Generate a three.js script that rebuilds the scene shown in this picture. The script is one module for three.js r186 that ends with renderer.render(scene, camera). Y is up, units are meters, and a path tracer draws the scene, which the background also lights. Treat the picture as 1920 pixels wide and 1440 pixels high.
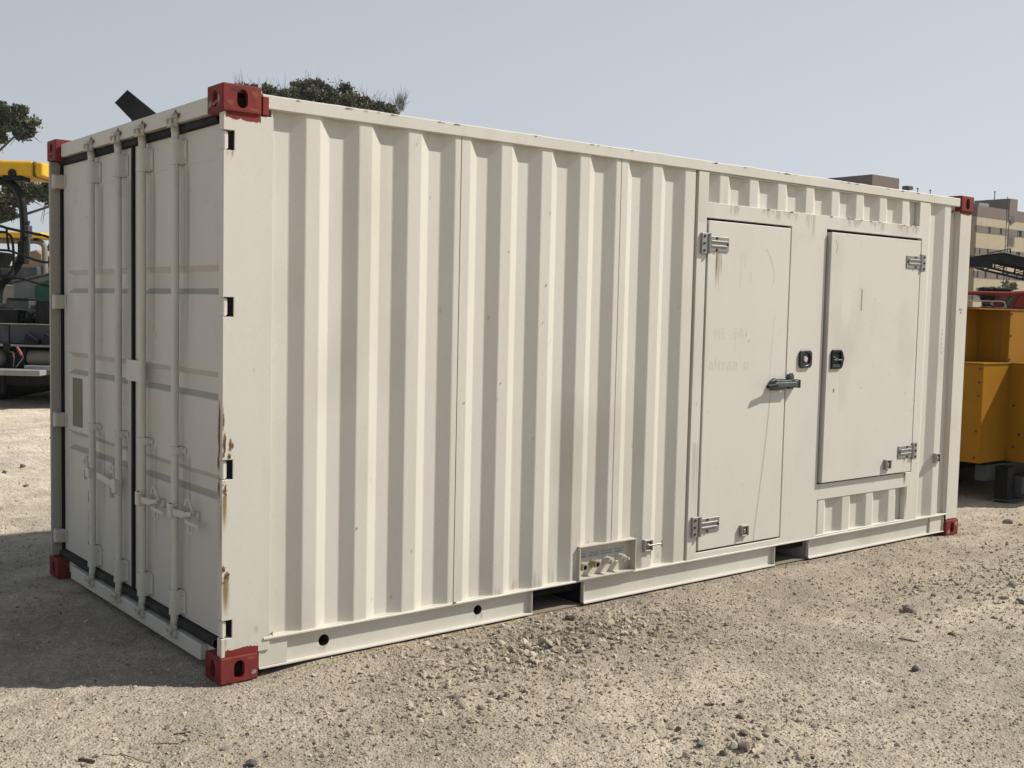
import * as THREE from 'three';
import { RoundedBoxGeometry } from 'three/addons/geometries/RoundedBoxGeometry.js';
import { mergeGeometries } from 'three/addons/utils/BufferGeometryUtils.js';
import { Brush, Evaluator, SUBTRACTION } from 'three-bvh-csg';

// ------------------------------------------------------------------ camera, sky, sun, exposure
const scene = new THREE.Scene();
const camera = new THREE.PerspectiveCamera(38.08, 4 / 3, 0.1, 3000);
camera.position.set(-2.0155, 1.6687, 4.4756);
camera.rotation.set(-0.0678, -0.6783, 0.0223, 'YXZ');
scene.add(camera);

const SUN = new THREE.Vector3(0.86, 1.0, 0.53).normalize();
const sky = skyTexture();
scene.background = sky;
scene.environment = sky;
scene.backgroundIntensity = 1; scene.environmentIntensity = 1;
const sun = new THREE.DirectionalLight(new THREE.Color().setRGB(1.0, 0.94, 0.85), 5.0);
sun.position.copy(SUN).multiplyScalar(60).add(new THREE.Vector3(3, 0, 0));
sun.target.position.set(3, 0, 0);
sun.castShadow = true; sun.shadow.radius = 1.6; sun.shadow.mapSize.set(4096, 4096);
Object.assign(sun.shadow.camera, { left: -22, right: 22, top: 22, bottom: -22, near: 1, far: 140 });
scene.add(sun, sun.target);
const renderer = new THREE.WebGLRenderer({ antialias: true });
renderer.toneMapping = THREE.LinearToneMapping;
renderer.toneMappingExposure = 1.09;
renderer.shadowMap.enabled = true;
scene.fog = new THREE.FogExp2(new THREE.Color().setRGB(0.62, 0.65, 0.68), 0.0004);

function skyTexture() {
  const W = 512, H = 256, d = new Float32Array(W * H * 4), s = SUN.clone();
  const mixc = (a, b, t) => a.map((x, i) => x + (b[i] - x) * t);
  for (let r = 0; r < H; r++) for (let c = 0; c < W; c++) {
    const v = ((r + 0.5) / H - 0.5) * Math.PI, u = ((c + 0.5) / W - 0.5) * 2 * Math.PI;
    const x = Math.cos(v) * Math.cos(u), y = Math.sin(v), z = Math.cos(v) * Math.sin(u);
    const g = x * s.x + y * s.y + z * s.z, e = Math.max(0, y);
    let col = mixc([0.585, 0.638, 0.692], [0.07, 0.105, 0.165], Math.pow(Math.min(1, e / 0.95), 1.08));
    const glow = 0.695 + 0.62 * Math.pow(Math.max(0, 0.5 + 0.5 * g), 1.5) + 0.9 * Math.pow(Math.max(0, g), 14);
    const warm = Math.max(0, 0.5 + 0.5 * g) ** 2;
    col = [col[0] * glow * (1 + 0.08 * warm), col[1] * glow * (1 + 0.04 * warm), col[2] * glow];
    const hz = 1 + 0.022 * fbm(x * 2.2 + 9, y * 7 + z * 1.3, 4); col = col.map((q) => q * hz);
    if (y < 0) col = mixc(col, [0.3, 0.26, 0.2], Math.min(1, -y * 12));
    d.set([...col, 1], (r * W + c) * 4);
  }
  const t = new THREE.DataTexture(d, W, H, THREE.RGBAFormat, THREE.FloatType);
  t.mapping = THREE.EquirectangularReflectionMapping; t.magFilter = t.minFilter = THREE.LinearFilter;
  t.colorSpace = THREE.LinearSRGBColorSpace; t.wrapS = THREE.RepeatWrapping; t.needsUpdate = true;
  return t;
}

// ------------------------------------------------------------------ helpers
const V = (x, y, z) => new THREE.Vector3(x, y, z);
function rng(a) { return () => { a |= 0; a = a + 0x6D2B79F5 | 0; let t = Math.imul(a ^ a >>> 15, 1 | a); t = t + Math.imul(t ^ t >>> 7, 61 | t) ^ t; return ((t ^ t >>> 14) >>> 0) / 4294967296; }; }
function h2(x, y) { let h = Math.imul(x, 374761393) + Math.imul(y, 668265263) | 0; h = Math.imul(h ^ h >>> 13, 1274126177); return ((h ^ h >>> 16) >>> 0) / 4294967296; }
function vn(x, y, per = 0) {               // value noise, -1..1, with an optional period
  const xi = Math.floor(x), yi = Math.floor(y); let fx = x - xi, fy = y - yi;
  fx = fx * fx * fx * (fx * (fx * 6 - 15) + 10); fy = fy * fy * fy * (fy * (fy * 6 - 15) + 10);
  const w = per ? (n) => ((n % per) + per) % per : (n) => n;
  const a = h2(w(xi), w(yi)), b = h2(w(xi + 1), w(yi)), c = h2(w(xi), w(yi + 1)), d = h2(w(xi + 1), w(yi + 1));
  return 2 * (a + (b - a) * fx + (c - a) * fy + (a - b - c + d) * fx * fy) - 1;
}
function fbm(x, y, oct = 4, per = 0) { let s = 0, a = 0.5, f = 1; for (let i = 0; i < oct; i++) { s += a * vn(x * f + i * 17 * (per ? 0 : 1), y * f, per * f); a *= 0.5; f *= 2; } return s; }
const sst = (a, b, x) => { x = Math.min(1, Math.max(0, (x - a) / (b - a))); return x * x * (3 - 2 * x); };

function plain(g) {                        // non-indexed, position / normal / uv only
  let q = g.index ? g.toNonIndexed() : g;
  for (const k of Object.keys(q.attributes)) if (!['position', 'normal', 'uv'].includes(k)) q.deleteAttribute(k);
  if (!q.attributes.normal) q.computeVertexNormals();
  q.clearGroups?.();
  return q;
}
function metreUV(g) {                      // uv in metres, by the dominant axis of each face
  const p = g.attributes.position, uv = new Float32Array(p.count * 2), A = V(), B = V(), C = V(), n = V();
  for (let i = 0; i < p.count; i += 3) {
    A.fromBufferAttribute(p, i); B.fromBufferAttribute(p, i + 1); C.fromBufferAttribute(p, i + 2);
    n.copy(B).sub(A).cross(C.clone().sub(A)); const ax = Math.abs(n.x), ay = Math.abs(n.y), az = Math.abs(n.z);
    [A, B, C].forEach((q, k) => { const t = ay > ax && ay > az ? [q.x, q.z] : ax > az ? [q.z, q.y] : [q.x, q.y]; uv[(i + k) * 2] = t[0]; uv[(i + k) * 2 + 1] = t[1]; });
  }
  g.setAttribute('uv', new THREE.BufferAttribute(uv, 2)); return g;
}
const taken = {};
function numbered(n) { const k = taken[n] = (taken[n] ?? -1) + 1; return k ? n + '_' + String(k).padStart(3, '0') : n; }
function mesh(name, geos, mat, parent, off, keepUV) {
  const list = (Array.isArray(geos) ? geos : [geos]).map((g) => plain(g));
  let g = list.length > 1 ? mergeGeometries(list) : list[0];
  if (!keepUV) metreUV(g);
  if (off) g.translate(-off[0], -off[1], -off[2]);
  const m = new THREE.Mesh(g, mat); m.name = numbered(name); m.castShadow = m.receiveShadow = true;
  (parent ?? scene).add(m); return m;
}
function tag(o, label, category, group) { o.userData.label = label; o.userData.category = category; if (group) o.userData.group = group; return o; }
function thing(name, label, category, [x, y, z], ry = 0, group) {
  const o = new THREE.Group(); o.name = numbered(name); o.position.set(x, y, z); o.rotation.y = ry; scene.add(o); return tag(o, label, category, group);
}
function bx(x0, x1, y0, y1, z0, z1, r = 0.004) {
  const w = Math.abs(x1 - x0), h = Math.abs(y1 - y0), d = Math.abs(z1 - z0), rr = Math.min(r, w * 0.45, h * 0.45, d * 0.45);
  const g = rr > 0 ? new RoundedBoxGeometry(w, h, d, 1, rr) : new THREE.BoxGeometry(w, h, d);
  return g.translate((x0 + x1) / 2, (y0 + y1) / 2, (z0 + z1) / 2);
}
function cyl(a, b, r0, r1 = r0, seg = 14) {
  const d = b.clone().sub(a), g = new THREE.CylinderGeometry(r1, r0, d.length(), seg);
  g.applyQuaternion(new THREE.Quaternion().setFromUnitVectors(V(0, 1, 0), d.clone().normalize()));
  return g.translate((a.x + b.x) / 2, (a.y + b.y) / 2, (a.z + b.z) / 2);
}
function tube(pts, r, seg = 8, n = 0, tension = 0.5) { return new THREE.TubeGeometry(new THREE.CatmullRomCurve3(pts, false, 'catmullrom', tension), n || pts.length * 8, r, seg, false); }
function shapeOf(pts, holes = []) {
  const s = new THREE.Shape(pts.map(([x, y]) => new THREE.Vector2(x, y)));
  for (const h of holes) s.holes.push(h instanceof THREE.Path ? h : new THREE.Path(h.map(([x, y]) => new THREE.Vector2(x, y))));
  return s;
}
const rectPts = (x0, x1, y0, y1) => [[x0, y0], [x1, y0], [x1, y1], [x0, y1]];
function circ(x, y, r, ry = r) { const p = new THREE.Path(); p.absellipse(x, y, r, ry, 0, Math.PI * 2, true); return p; }
// plate in the x-y plane from z0 to z1 (bevelled front edge)
function plateZ(pts, holes, z0, z1, bev = 0) {
  const g = new THREE.ExtrudeGeometry(shapeOf(pts, holes), { depth: z1 - z0 - 2 * bev, bevelEnabled: bev > 0, bevelSize: bev, bevelOffset: -bev, bevelThickness: bev, bevelSegments: 1, curveSegments: 16 });
  return g.translate(0, 0, z0 + bev);
}
// plate whose outline is given as (z, y); it fills x0..x1
function plateX(pts, holes, x0, x1, bev = 0) { return plateZ(pts, holes, 0, x1 - x0, bev).rotateY(-Math.PI / 2).translate(x1, 0, 0); }
// outline given as (x, z); it fills y0..y1
function plateY(pts, y0, y1, holes = []) {
  const g = new THREE.ExtrudeGeometry(shapeOf(pts.map(([x, z]) => [x, -z]), holes), { depth: y1 - y0, bevelEnabled: false });
  return g.rotateX(-Math.PI / 2).translate(0, y0, 0);
}

// ------------------------------------------------------------------ textures and materials
function dataTex(n, fill, srgb = true) {
  const d = new Uint8Array(n * n * 4);
  for (let j = 0; j < n; j++) for (let i = 0; i < n; i++) { const c = fill(i / n, j / n, i, j); d[(j * n + i) * 4] = Math.max(0, Math.min(255, c[0])); d[(j * n + i) * 4 + 1] = Math.max(0, Math.min(255, c[1])); d[(j * n + i) * 4 + 2] = Math.max(0, Math.min(255, c[2])); d[(j * n + i) * 4 + 3] = c.length > 3 ? Math.max(0, Math.min(255, c[3])) : 255; }
  const t = new THREE.DataTexture(d, n, n); t.wrapS = t.wrapT = THREE.RepeatWrapping; t.magFilter = t.minFilter = THREE.LinearFilter;
  if (srgb) t.colorSpace = THREE.SRGBColorSpace; t.needsUpdate = true; return t;
}
const LUT = Float32Array.from({ length: 4097 }, (_, i) => { const l = i / 4096; return 255 * (l <= 0.0031308 ? 12.92 * l : 1.055 * Math.pow(l, 1 / 2.4) - 0.055); });
const toS = (l) => LUT[l <= 0 ? 0 : l >= 1 ? 4096 : Math.round(l * 4096)];
const rough = (r, o = {}) => new THREE.MeshStandardMaterial({ roughness: r, ...o });
const matte = (r, o = {}) => new THREE.MeshPhysicalMaterial({ roughness: r, specularIntensity: 0.3, ...o });
const col = (r, g, b) => new THREE.Color().setRGB(r, g, b);

function paintTex(base, seed, mott = 0.035, dirt = [0.3, 0.27, 0.2], spots = 0.6, N = 256, foot = 0) {
  const rnd = rng(seed), specks = [];
  for (let k = 0; k < 150 * spots; k++) specks.push([rnd(), rnd(), 0.0008 + rnd() ** 3 * 0.004, 0.25 + 0.6 * rnd()]);
  const grid = {};
  for (const s of specks) { const k = Math.floor(s[0] * 32) + ',' + Math.floor(s[1] * 32); (grid[k] ??= []).push(s); }
  return dataTex(N, (u, v) => {
    let m = 1 + mott * (fbm(u * 4 + seed, v * 4, 4) + 0.55 * fbm(u * 40, v * 3 + seed, 2));
    m += mott * 0.5 * vn(u * 300, v * 300);
    let g = Math.max(0, fbm(u * 6 + 3.3 * seed, v * 3, 4) - 0.14) * 0.5, k = 0;
    const gx = Math.floor(u * 32), gy = Math.floor(v * 32);
    for (let a = -1; a <= 1; a++) for (let b = -1; b <= 1; b++) for (const s of grid[(gx + a) + ',' + (gy + b)] ?? []) { const d = Math.hypot(u - s[0], (v - s[1]) * 0.6) / s[2]; if (d < 1) k = Math.max(k, s[3] * (1 - d * d)); }
    g = Math.min(0.9, g + k * 0.8);
    if (foot) { const y = v * 2.6; g = Math.min(0.9, g + foot * (sst(0.62, 0.17, y) * (0.45 + 0.7 * fbm(u * 9, v * 5 + 4, 4)) + 0.35 * sst(2.25, 2.5, y) * Math.max(0, fbm(u * 60, v * 2, 3) + 0.15))); }
    return base.map((x, i) => toS((x * (1 - g) + dirt[i] * g) * m));
  });
}
const rep = (t, s) => { t.repeat.set(1 / s, 1 / s); return t; };
const wavy = rep(dataTex(256, (u, v) => { const q = 128 + 110 * fbm(u * 4, v * 4, 3, 4); return [q, q, q]; }, false), 1.3);
const M = {};
M.cream = rough(0.5, { map: rep(paintTex([0.555, 0.532, 0.474], 11, 0.04, undefined, 0.6, 1024, 0.26), 2.6), bumpMap: wavy, bumpScale: 0.0006 });
M.creamDoor = rough(0.48, { map: rep(paintTex([0.56, 0.54, 0.485], 23, 0.028, undefined, 0.6, 1024), 2.2), bumpMap: wavy, bumpScale: 0.0008 });
M.creamRust = rough(0.55, { map: rep(paintTex([0.48, 0.45, 0.385], 5, 0.06, [0.16, 0.08, 0.04], 2), 1.1) });
M.postGrey = rough(0.6, { map: rep(paintTex([0.33, 0.315, 0.28], 8, 0.06), 1.2) });
M.red = matte(0.6, { map: rep(paintTex([0.165, 0.027, 0.026], 31, 0.25, [0.30, 0.10, 0.055], 2.4), 0.55) });
M.rubber = matte(0.75, { map: rep(paintTex([0.016, 0.0165, 0.017], 3, 0.3, [0.12, 0.11, 0.1], 1), 0.8) });
M.rubberGrey = matte(0.8, { map: rep(paintTex([0.04, 0.038, 0.035], 4, 0.3, [0.2, 0.18, 0.15], 1), 0.8) });
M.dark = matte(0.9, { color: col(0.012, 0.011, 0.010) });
M.gap = matte(0.9, { color: col(0.03, 0.027, 0.024) });
M.steel = rough(0.42, { metalness: 0.6, map: rep(paintTex([0.30, 0.29, 0.27], 6, 0.2, [0.10, 0.08, 0.06], 1), 0.3) });
M.bolt = rough(0.6, { color: col(0.035, 0.033, 0.031), metalness: 0.3 });
M.latch = rough(0.45, { metalness: 0.5, map: rep(paintTex([0.09, 0.10, 0.098], 7, 0.25, [0.04, 0.04, 0.04], 1), 0.25) });
M.black = matte(0.38, { color: col(0.012, 0.013, 0.013) });
M.plate = rough(0.7, { map: rep(paintTex([0.17, 0.155, 0.115], 12, 0.15, [0.08, 0.07, 0.05], 2), 0.5) });
M.charcoal = matte(0.75, { map: rep(paintTex([0.022, 0.023, 0.025], 13, 0.3, [0.07, 0.065, 0.06], 1), 0.7) });
M.bronze = rough(0.5, { metalness: 0.4, color: col(0.33, 0.27, 0.18) });

// stains: RGBA, the shape of the stain in the alpha channel
function stainTex(kind, seed) {
  const r = rng(seed), N = 128, cols = [];
  const streaks = kind === 'drip' ? [[0.42, 0.22, 1.0, 1.3], [0.6, 0.10, 0.8, 1.2]] : Array.from({ length: kind === 'grime' ? 9 : 3 }, () => [0.12 + 0.76 * r(), 0.015 + 0.05 * r(), 0.4 + 0.6 * r(), 0.35 + 0.65 * r()]);
  return dataTex(N, (u, v) => {
    const edge = sst(0, 0.12, u) * sst(1, 0.88, u), t = 1 - v;
    if (kind === 'chip') {
      const d = Math.hypot((u - 0.5) * 2, (v - 0.5) * 2) + 0.9 * fbm(u * 5 + seed, v * 5, 4), a = sst(0.72, 0.6, d), core = sst(0.5, 0.3, d);
      return [...[0.20 - 0.15 * core, 0.085 - 0.06 * core, 0.035 - 0.02 * core].map(toS), 255 * a];
    }
    let a = 0;
    for (const [x, w, len, k] of streaks) { const q = Math.abs(u - x - 0.03 * vn(t * 5, x * 50)) / (w * (1 + 0.5 * t)); a = Math.max(a, k * Math.exp(-q * q) * sst(len, len * 0.25, t)); }
    a *= edge * (0.75 + 0.5 * fbm(u * 9 + seed, v * 3, 3)) * sst(0, 0.05, t);
    const c = kind !== 'grime' ? [0.33 - 0.12 * (1 - t), 0.16, 0.045] : [0.15, 0.125, 0.09];
    return [...c.map(toS), 255 * Math.min(kind !== 'grime' ? 0.85 : 0.2, a * (kind !== 'grime' ? 1 : 0.5))];
  });
}
const ST = {};
for (const [k, n] of [['rust', 3], ['grime', 3], ['chip', 4], ['drip', 2]]) ST[k] = Array.from({ length: n }, (_, i) => { const t = stainTex(k, 40 + i * 7 + k.length); t.wrapS = t.wrapT = THREE.ClampToEdgeWrapping; return rough(0.75, { map: t, transparent: true, depthWrite: false, polygonOffset: true, polygonOffsetFactor: -2 }); });
function canvasMat(w, h, draw, r = 0.7) {
  const c = document.createElement('canvas'); c.width = w; c.height = h; const x = c.getContext('2d'); x.clearRect(0, 0, w, h); draw(x, w, h);
  const t = new THREE.CanvasTexture(c); t.colorSpace = THREE.SRGBColorSpace;
  return rough(r, { map: t, transparent: true, depthWrite: false, polygonOffset: true, polygonOffsetFactor: -2 });
}

// ------------------------------------------------------------------ ground
function groundY(x, z) {
  let y = 0.022 * fbm(x * 0.35 + 7, z * 0.35 + 2, 3) + 0.010 * fbm(x * 1.6, z * 1.6, 3);
  const nx = x, nz = z, d = Math.hypot(x - 0.5, z - 1.5);
  if (d < 30) {
    const fine = sst(30, 9, d);
    y += fine * (0.008 * fbm(nx * 7, nz * 7, 4) + 0.005 * Math.abs(vn(nx * 24, nz * 24)) + 0.0035 * vn(nx * 55, nz * 55));
    const churn = Math.exp(-(((x - 1.75) / 0.75) ** 2 + ((z - 0.32) / 0.26) ** 2)) + 0.7 * Math.exp(-(((x - 1.25) / 0.3) ** 2 + ((z - 1.72) / 0.25) ** 2)) + 0.35 * Math.exp(-(((x - 0.3) / 0.7) ** 2 + ((z - 1.3) / 0.2) ** 2));
    y += churn * (0.035 * Math.abs(fbm(nx * 9 + 4, nz * 9, 4)) + 0.012 * vn(nx * 30, nz * 30));
  }
  // old wheel ruts crossing the left of the yard
  const rut = (x * 0.25 + z * 0.97), far = sst(-1, -3, z) * sst(-30, -14, z);
  const lane = Math.abs(((x * 0.80 + z * 0.60 - 3.55) / 0.16)), lane2 = Math.abs(((x * 0.80 + z * 0.60 - 1.9) / 0.15)), near2 = sst(12, 8, d) * sst(0.2, 0.6, z);
  y -= near2 * 0.012 * (Math.exp(-(lane ** 4)) + Math.exp(-(lane2 ** 4))) * (1 + 0.5 * vn(z * 9, x * 9));
  y += far * 0.028 * (vn(rut * 1.3, 3) + 0.5 * vn(rut * 3.1, x * 0.15));
  // soil banked against the side of the container, pressed flat beneath it
  const bank = Math.exp(-(((z - 0.02) / 0.22) ** 2)) * sst(0.06, 0.40, x) * sst(6.2, 5.6, x);
  const under = sst(-0.35, 0.0, x) * sst(6.4, 6.05, x) * sst(0.10, -0.05, z) * sst(-2.8, -2.45, z);
  y = y * (1 - 0.85 * under) + 0.027 * bank - 0.006 * under;
  for (const [cx, cz] of [[0.09, -0.08], [5.97, -0.08], [0.09, -2.36]]) { const k = Math.exp(-((x - cx) ** 2 + (z - cz) ** 2) / 0.06); y = y * (1 - k) - 0.004 * k; }
  return y;
}
{
  const N = 620, H = N / 2, pos = new Float32Array((N + 1) ** 2 * 3), uv = new Float32Array((N + 1) ** 2 * 2), cl = new Float32Array((N + 1) ** 2 * 3), idx = [];
  const wrp = (s) => Math.sign(s) * (4.4 * Math.abs(s) + 900 * Math.abs(s) ** 9);
  for (let j = 0; j <= N; j++) for (let i = 0; i <= N; i++) {
    const k = j * (N + 1) + i, x = 0.9 + wrp((i - H) / H), z = 1.0 + wrp((j - H) / H);
    pos[k * 3] = x; pos[k * 3 + 1] = groundY(x, z); pos[k * 3 + 2] = z; uv[k * 2] = x; uv[k * 2 + 1] = z;
    // dry pale dust far off, a greyer gritty surface by the container, damp churned soil in places
    const d = Math.hypot(x - 1, z - 1), patch = 0.5 + 0.5 * fbm(x * 0.9 + 31, z * 0.9, 4), p2 = fbm(x * 3.1, z * 3.1 + 9, 4);
    const churn = Math.exp(-(((x - 1.75) / 0.8) ** 2 + ((z - 0.35) / 0.24) ** 2)), pale = sst(3, 11, d);
    const brown = sst(1.5, 0.5, z + 0.35 * fbm(x * 1.4, z * 1.4, 3)) * sst(0.1, 1.0, x + 0.5 * fbm(x + 8, z, 2)) * sst(-0.6, 0, z), track = sst(0.15, 0.5, fbm(x * 0.55 + z * 1.5 + 40, (z * 0.55 - x * 1.5) * 0.22, 3)), m = (0.76 + 0.30 * patch + 0.24 * p2 + 0.16 * track) * (1 - 0.26 * churn) * (1 - 0.12 * brown) * (1 + 0.36 * pale + 0.30 * sst(-3.0, -5.2, z) * sst(5, 2, x));
    cl[k * 3] = m; cl[k * 3 + 1] = m * (1 - 0.02 * brown + 0.01 * pale); cl[k * 3 + 2] = m * (1.0 - 0.04 * brown - 0.03 * patch + 0.02 * pale);
  }
  for (let j = 0; j < N; j++) for (let i = 0; i < N; i++) { const a = j * (N + 1) + i, b = a + 1, c = a + N + 1, d = c + 1; idx.push(a, c, b, b, c, d); }
  const g = new THREE.BufferGeometry();
  g.setAttribute('position', new THREE.BufferAttribute(pos, 3)); g.setAttribute('uv', new THREE.BufferAttribute(uv, 2)); g.setAttribute('color', new THREE.BufferAttribute(cl, 3)); g.setIndex(idx); g.computeVertexNormals();
  const S = 1024, hgt = new Float32Array(S * S), tone = new Float32Array(S * S), r = rng(77);
  for (let j = 0; j < S; j++) for (let i = 0; i < S; i++) { const u = i / S, v = j / S; hgt[j * S + i] = 0.5 * fbm(u * 24, v * 24, 4, 24) + 0.35 * Math.abs(vn(u * 150, v * 150, 150)) + 0.3 * vn(u * 300, v * 300, 300); tone[j * S + i] = 0.16 * fbm(u * 12, v * 12, 5, 12) + 0.10 * fbm(u * 40, v * 40, 2, 40) + 0.08 * vn(u * 110, v * 110, 110) + 0.085 * vn(u * 230, v * 230, 230) + 0.05 * vn(u * 420, v * 420, 420); }
  for (let k = 0; k < 26000; k++) {        // grit pressed into the dirt
    const cx = Math.floor(r() * S), cy = Math.floor(r() * S), rad = 1 + 5 * r() ** 4, hh = 0.25 + 0.35 * r(), tn = (r() - 0.55) * 0.55, R = Math.ceil(rad), el = 0.6 + 0.8 * r();
    for (let a = -R; a <= R; a++) for (let b = -R; b <= R; b++) { const d = Math.hypot(a * el, b / el) / rad; if (d < 1) { const q = ((cy + b + S) % S) * S + (cx + a + S) % S; hgt[q] += hh * (1 - d * d) * 0.5; tone[q] += tn * (1 - d * d) * 0.6; } }
  }
  const map = rep(dataTex(S, (u, v, i, j) => { const t = tone[j * S + i]; return [0.368 * (1 + t * 1.45), 0.316 * (1 + t * 1.5), 0.249 * (1 + t * 1.5)].map((x) => toS(Math.max(0.04, x))); }), 1.9);
  const bump = rep(dataTex(S, (u, v, i, j) => { const q = 110 + 90 * hgt[j * S + i]; return [q, q, q]; }, false), 1.9);
  const m = new THREE.Mesh(g, rough(0.97, { map, bumpMap: bump, bumpScale: 0.02, vertexColors: true }));
  m.name = 'ground'; m.userData.kind = 'structure'; m.receiveShadow = m.castShadow = true; scene.add(m);
}
function rockGeo(seed, det = 1, flat = 0.7) {
  const g = new THREE.IcosahedronGeometry(1, det), p = g.attributes.position, r = rng(seed), ox = r() * 50, oy = r() * 50, ex = 0.75 + 0.5 * r(), ez = 0.75 + 0.5 * r();
  const planes = Array.from({ length: 7 }, () => [V(r() - 0.5, r() - 0.5, r() - 0.5).normalize(), 0.5 + 0.32 * r()]);
  for (let i = 0; i < p.count; i++) {
    const v = V().fromBufferAttribute(p, i); let k = 1 + 0.16 * fbm(v.x * 1.7 + ox + v.z, v.y * 1.7 + oy - v.z * 0.7, 3);
    for (const [n, d] of planes) { const q = v.dot(n) * k; if (q > d) k *= d / q; }
    v.multiplyScalar(k); p.setXYZ(i, v.x * ex, v.y * flat, v.z * ez);
  }
  g.computeVertexNormals(); return g;
}
{ // loose gravel, too fine to count
  const r = rng(2024), variants = [0, 1, 2].map((i) => rockGeo(500 + i, 0, 0.75)), per = 80000, mat = rough(0.95), mm = new THREE.Matrix4(), q = new THREE.Quaternion(), e = new THREE.Euler();
  variants.forEach((g, vi) => {
    const im = new THREE.InstancedMesh(g, mat, per); let n = 0;
    while (n < per) {
      const a = -Math.PI * 0.72 + r() * Math.PI * 1.1 , t = r(), rad = 2.2 + 13 * t * t * t + 4.2 * r();
      const x = camera.position.x + rad * Math.cos(a), z = camera.position.z + rad * Math.sin(a);
      if (x > -0.02 && x < 6.07 && z < 0.0 && z > -2.45) continue;
      const clump = 0.5 + 0.5 * fbm(x * 1.3 + 5, z * 1.3, 3) + 0.8 * Math.exp(-(((x - 1.75) / 0.7) ** 2 + ((z - 0.3) / 0.25) ** 2));
      if (r() > 0.25 + clump) continue;
      const s = (0.0016 + 0.0042 * r() ** 2.2 + (r() < 0.02 ? 0.007 * r() : 0)) * (1 + rad * 0.035);
      e.set(r() * 6.3, r() * 6.3, r() * 6.3); q.setFromEuler(e);
      mm.compose(V(x, groundY(x, z) + s * 0.25, z), q, V(s * (0.8 + 0.6 * r()), s * (0.7 + 0.3 * r()), s * (0.8 + 0.6 * r()))); im.setMatrixAt(n, mm);
      const k = r(), f = 0.75 + 0.5 * r(), c = k < 0.82 ? [0.375, 0.325, 0.255] : k < 0.90 ? [0.24, 0.20, 0.155] : k < 0.965 ? [0.31, 0.285, 0.245] : k < 0.988 ? [0.10, 0.082, 0.065] : [0.5, 0.47, 0.42];
      im.setColorAt(n, col(c[0] * f, c[1] * f, c[2] * f)); n++;
    }
    im.name = numbered('gravel'); im.castShadow = im.receiveShadow = true; im.userData.kind = 'stuff'; tag(im, 'fine loose gravel and grit strewn over the dusty yard', 'gravel'); scene.add(im);
  });
}
{ // clods of dry soil, thickest where the ground was churned up
  const r = rng(808), n = 9000, im = new THREE.InstancedMesh(rockGeo(610, 1, 0.7), rough(0.97, { flatShading: true }), n), mm = new THREE.Matrix4(), q = new THREE.Quaternion(), e = new THREE.Euler(); let k = 0;
  while (k < n) {
    const x = -1.6 + 9.2 * r(), z = -0.2 + 3.2 * r() * (0.35 + 0.65 * r());
    if (x > -0.03 && x < 6.08 && z < 0.012 || x < 0 && z < 0.15 && x > -0.3) continue;
    const ch = Math.exp(-(((x - 1.6) / 0.9) ** 2 + ((z - 0.4) / 0.32) ** 2)) + 0.8 * Math.exp(-(((x - 1.35) / 0.35) ** 2 + ((z - 1.75) / 0.3) ** 2)) + 0.5 * Math.exp(-(((x - 0.7) / 0.7) ** 2 + ((z - 0.85) / 0.25) ** 2)) + 0.35 * sst(3.2, 4.2, x) * sst(0.3, 0.9, z);
    if (r() > 0.10 + 0.9 * ch + 0.22 * Math.max(0, fbm(x * 2 + 3, z * 2, 3))) continue;
    const s = 0.0045 + 0.011 * r() ** 3 * (0.5 + ch); e.set(r() * 6.3, r() * 6.3, r() * 6.3); q.setFromEuler(e);
    mm.compose(V(x, groundY(x, z) + s * 0.3, z), q, V(s * (0.8 + 0.8 * r()), s * (0.7 + 0.4 * r()), s * (0.8 + 0.8 * r()))); im.setMatrixAt(k, mm);
    const f = 0.72 + 0.5 * r(); im.setColorAt(k, r() < 0.9 ? col(0.36 * f, 0.308 * f, 0.242 * f) : col(0.21 * f, 0.175 * f, 0.14 * f)); k++;
  }
  im.name = 'soil_clods'; im.castShadow = im.receiveShadow = true; im.userData.kind = 'stuff'; tag(im, 'crumbly clods of dry brown soil scattered along the container side', 'soil'); scene.add(im);
}
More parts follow.
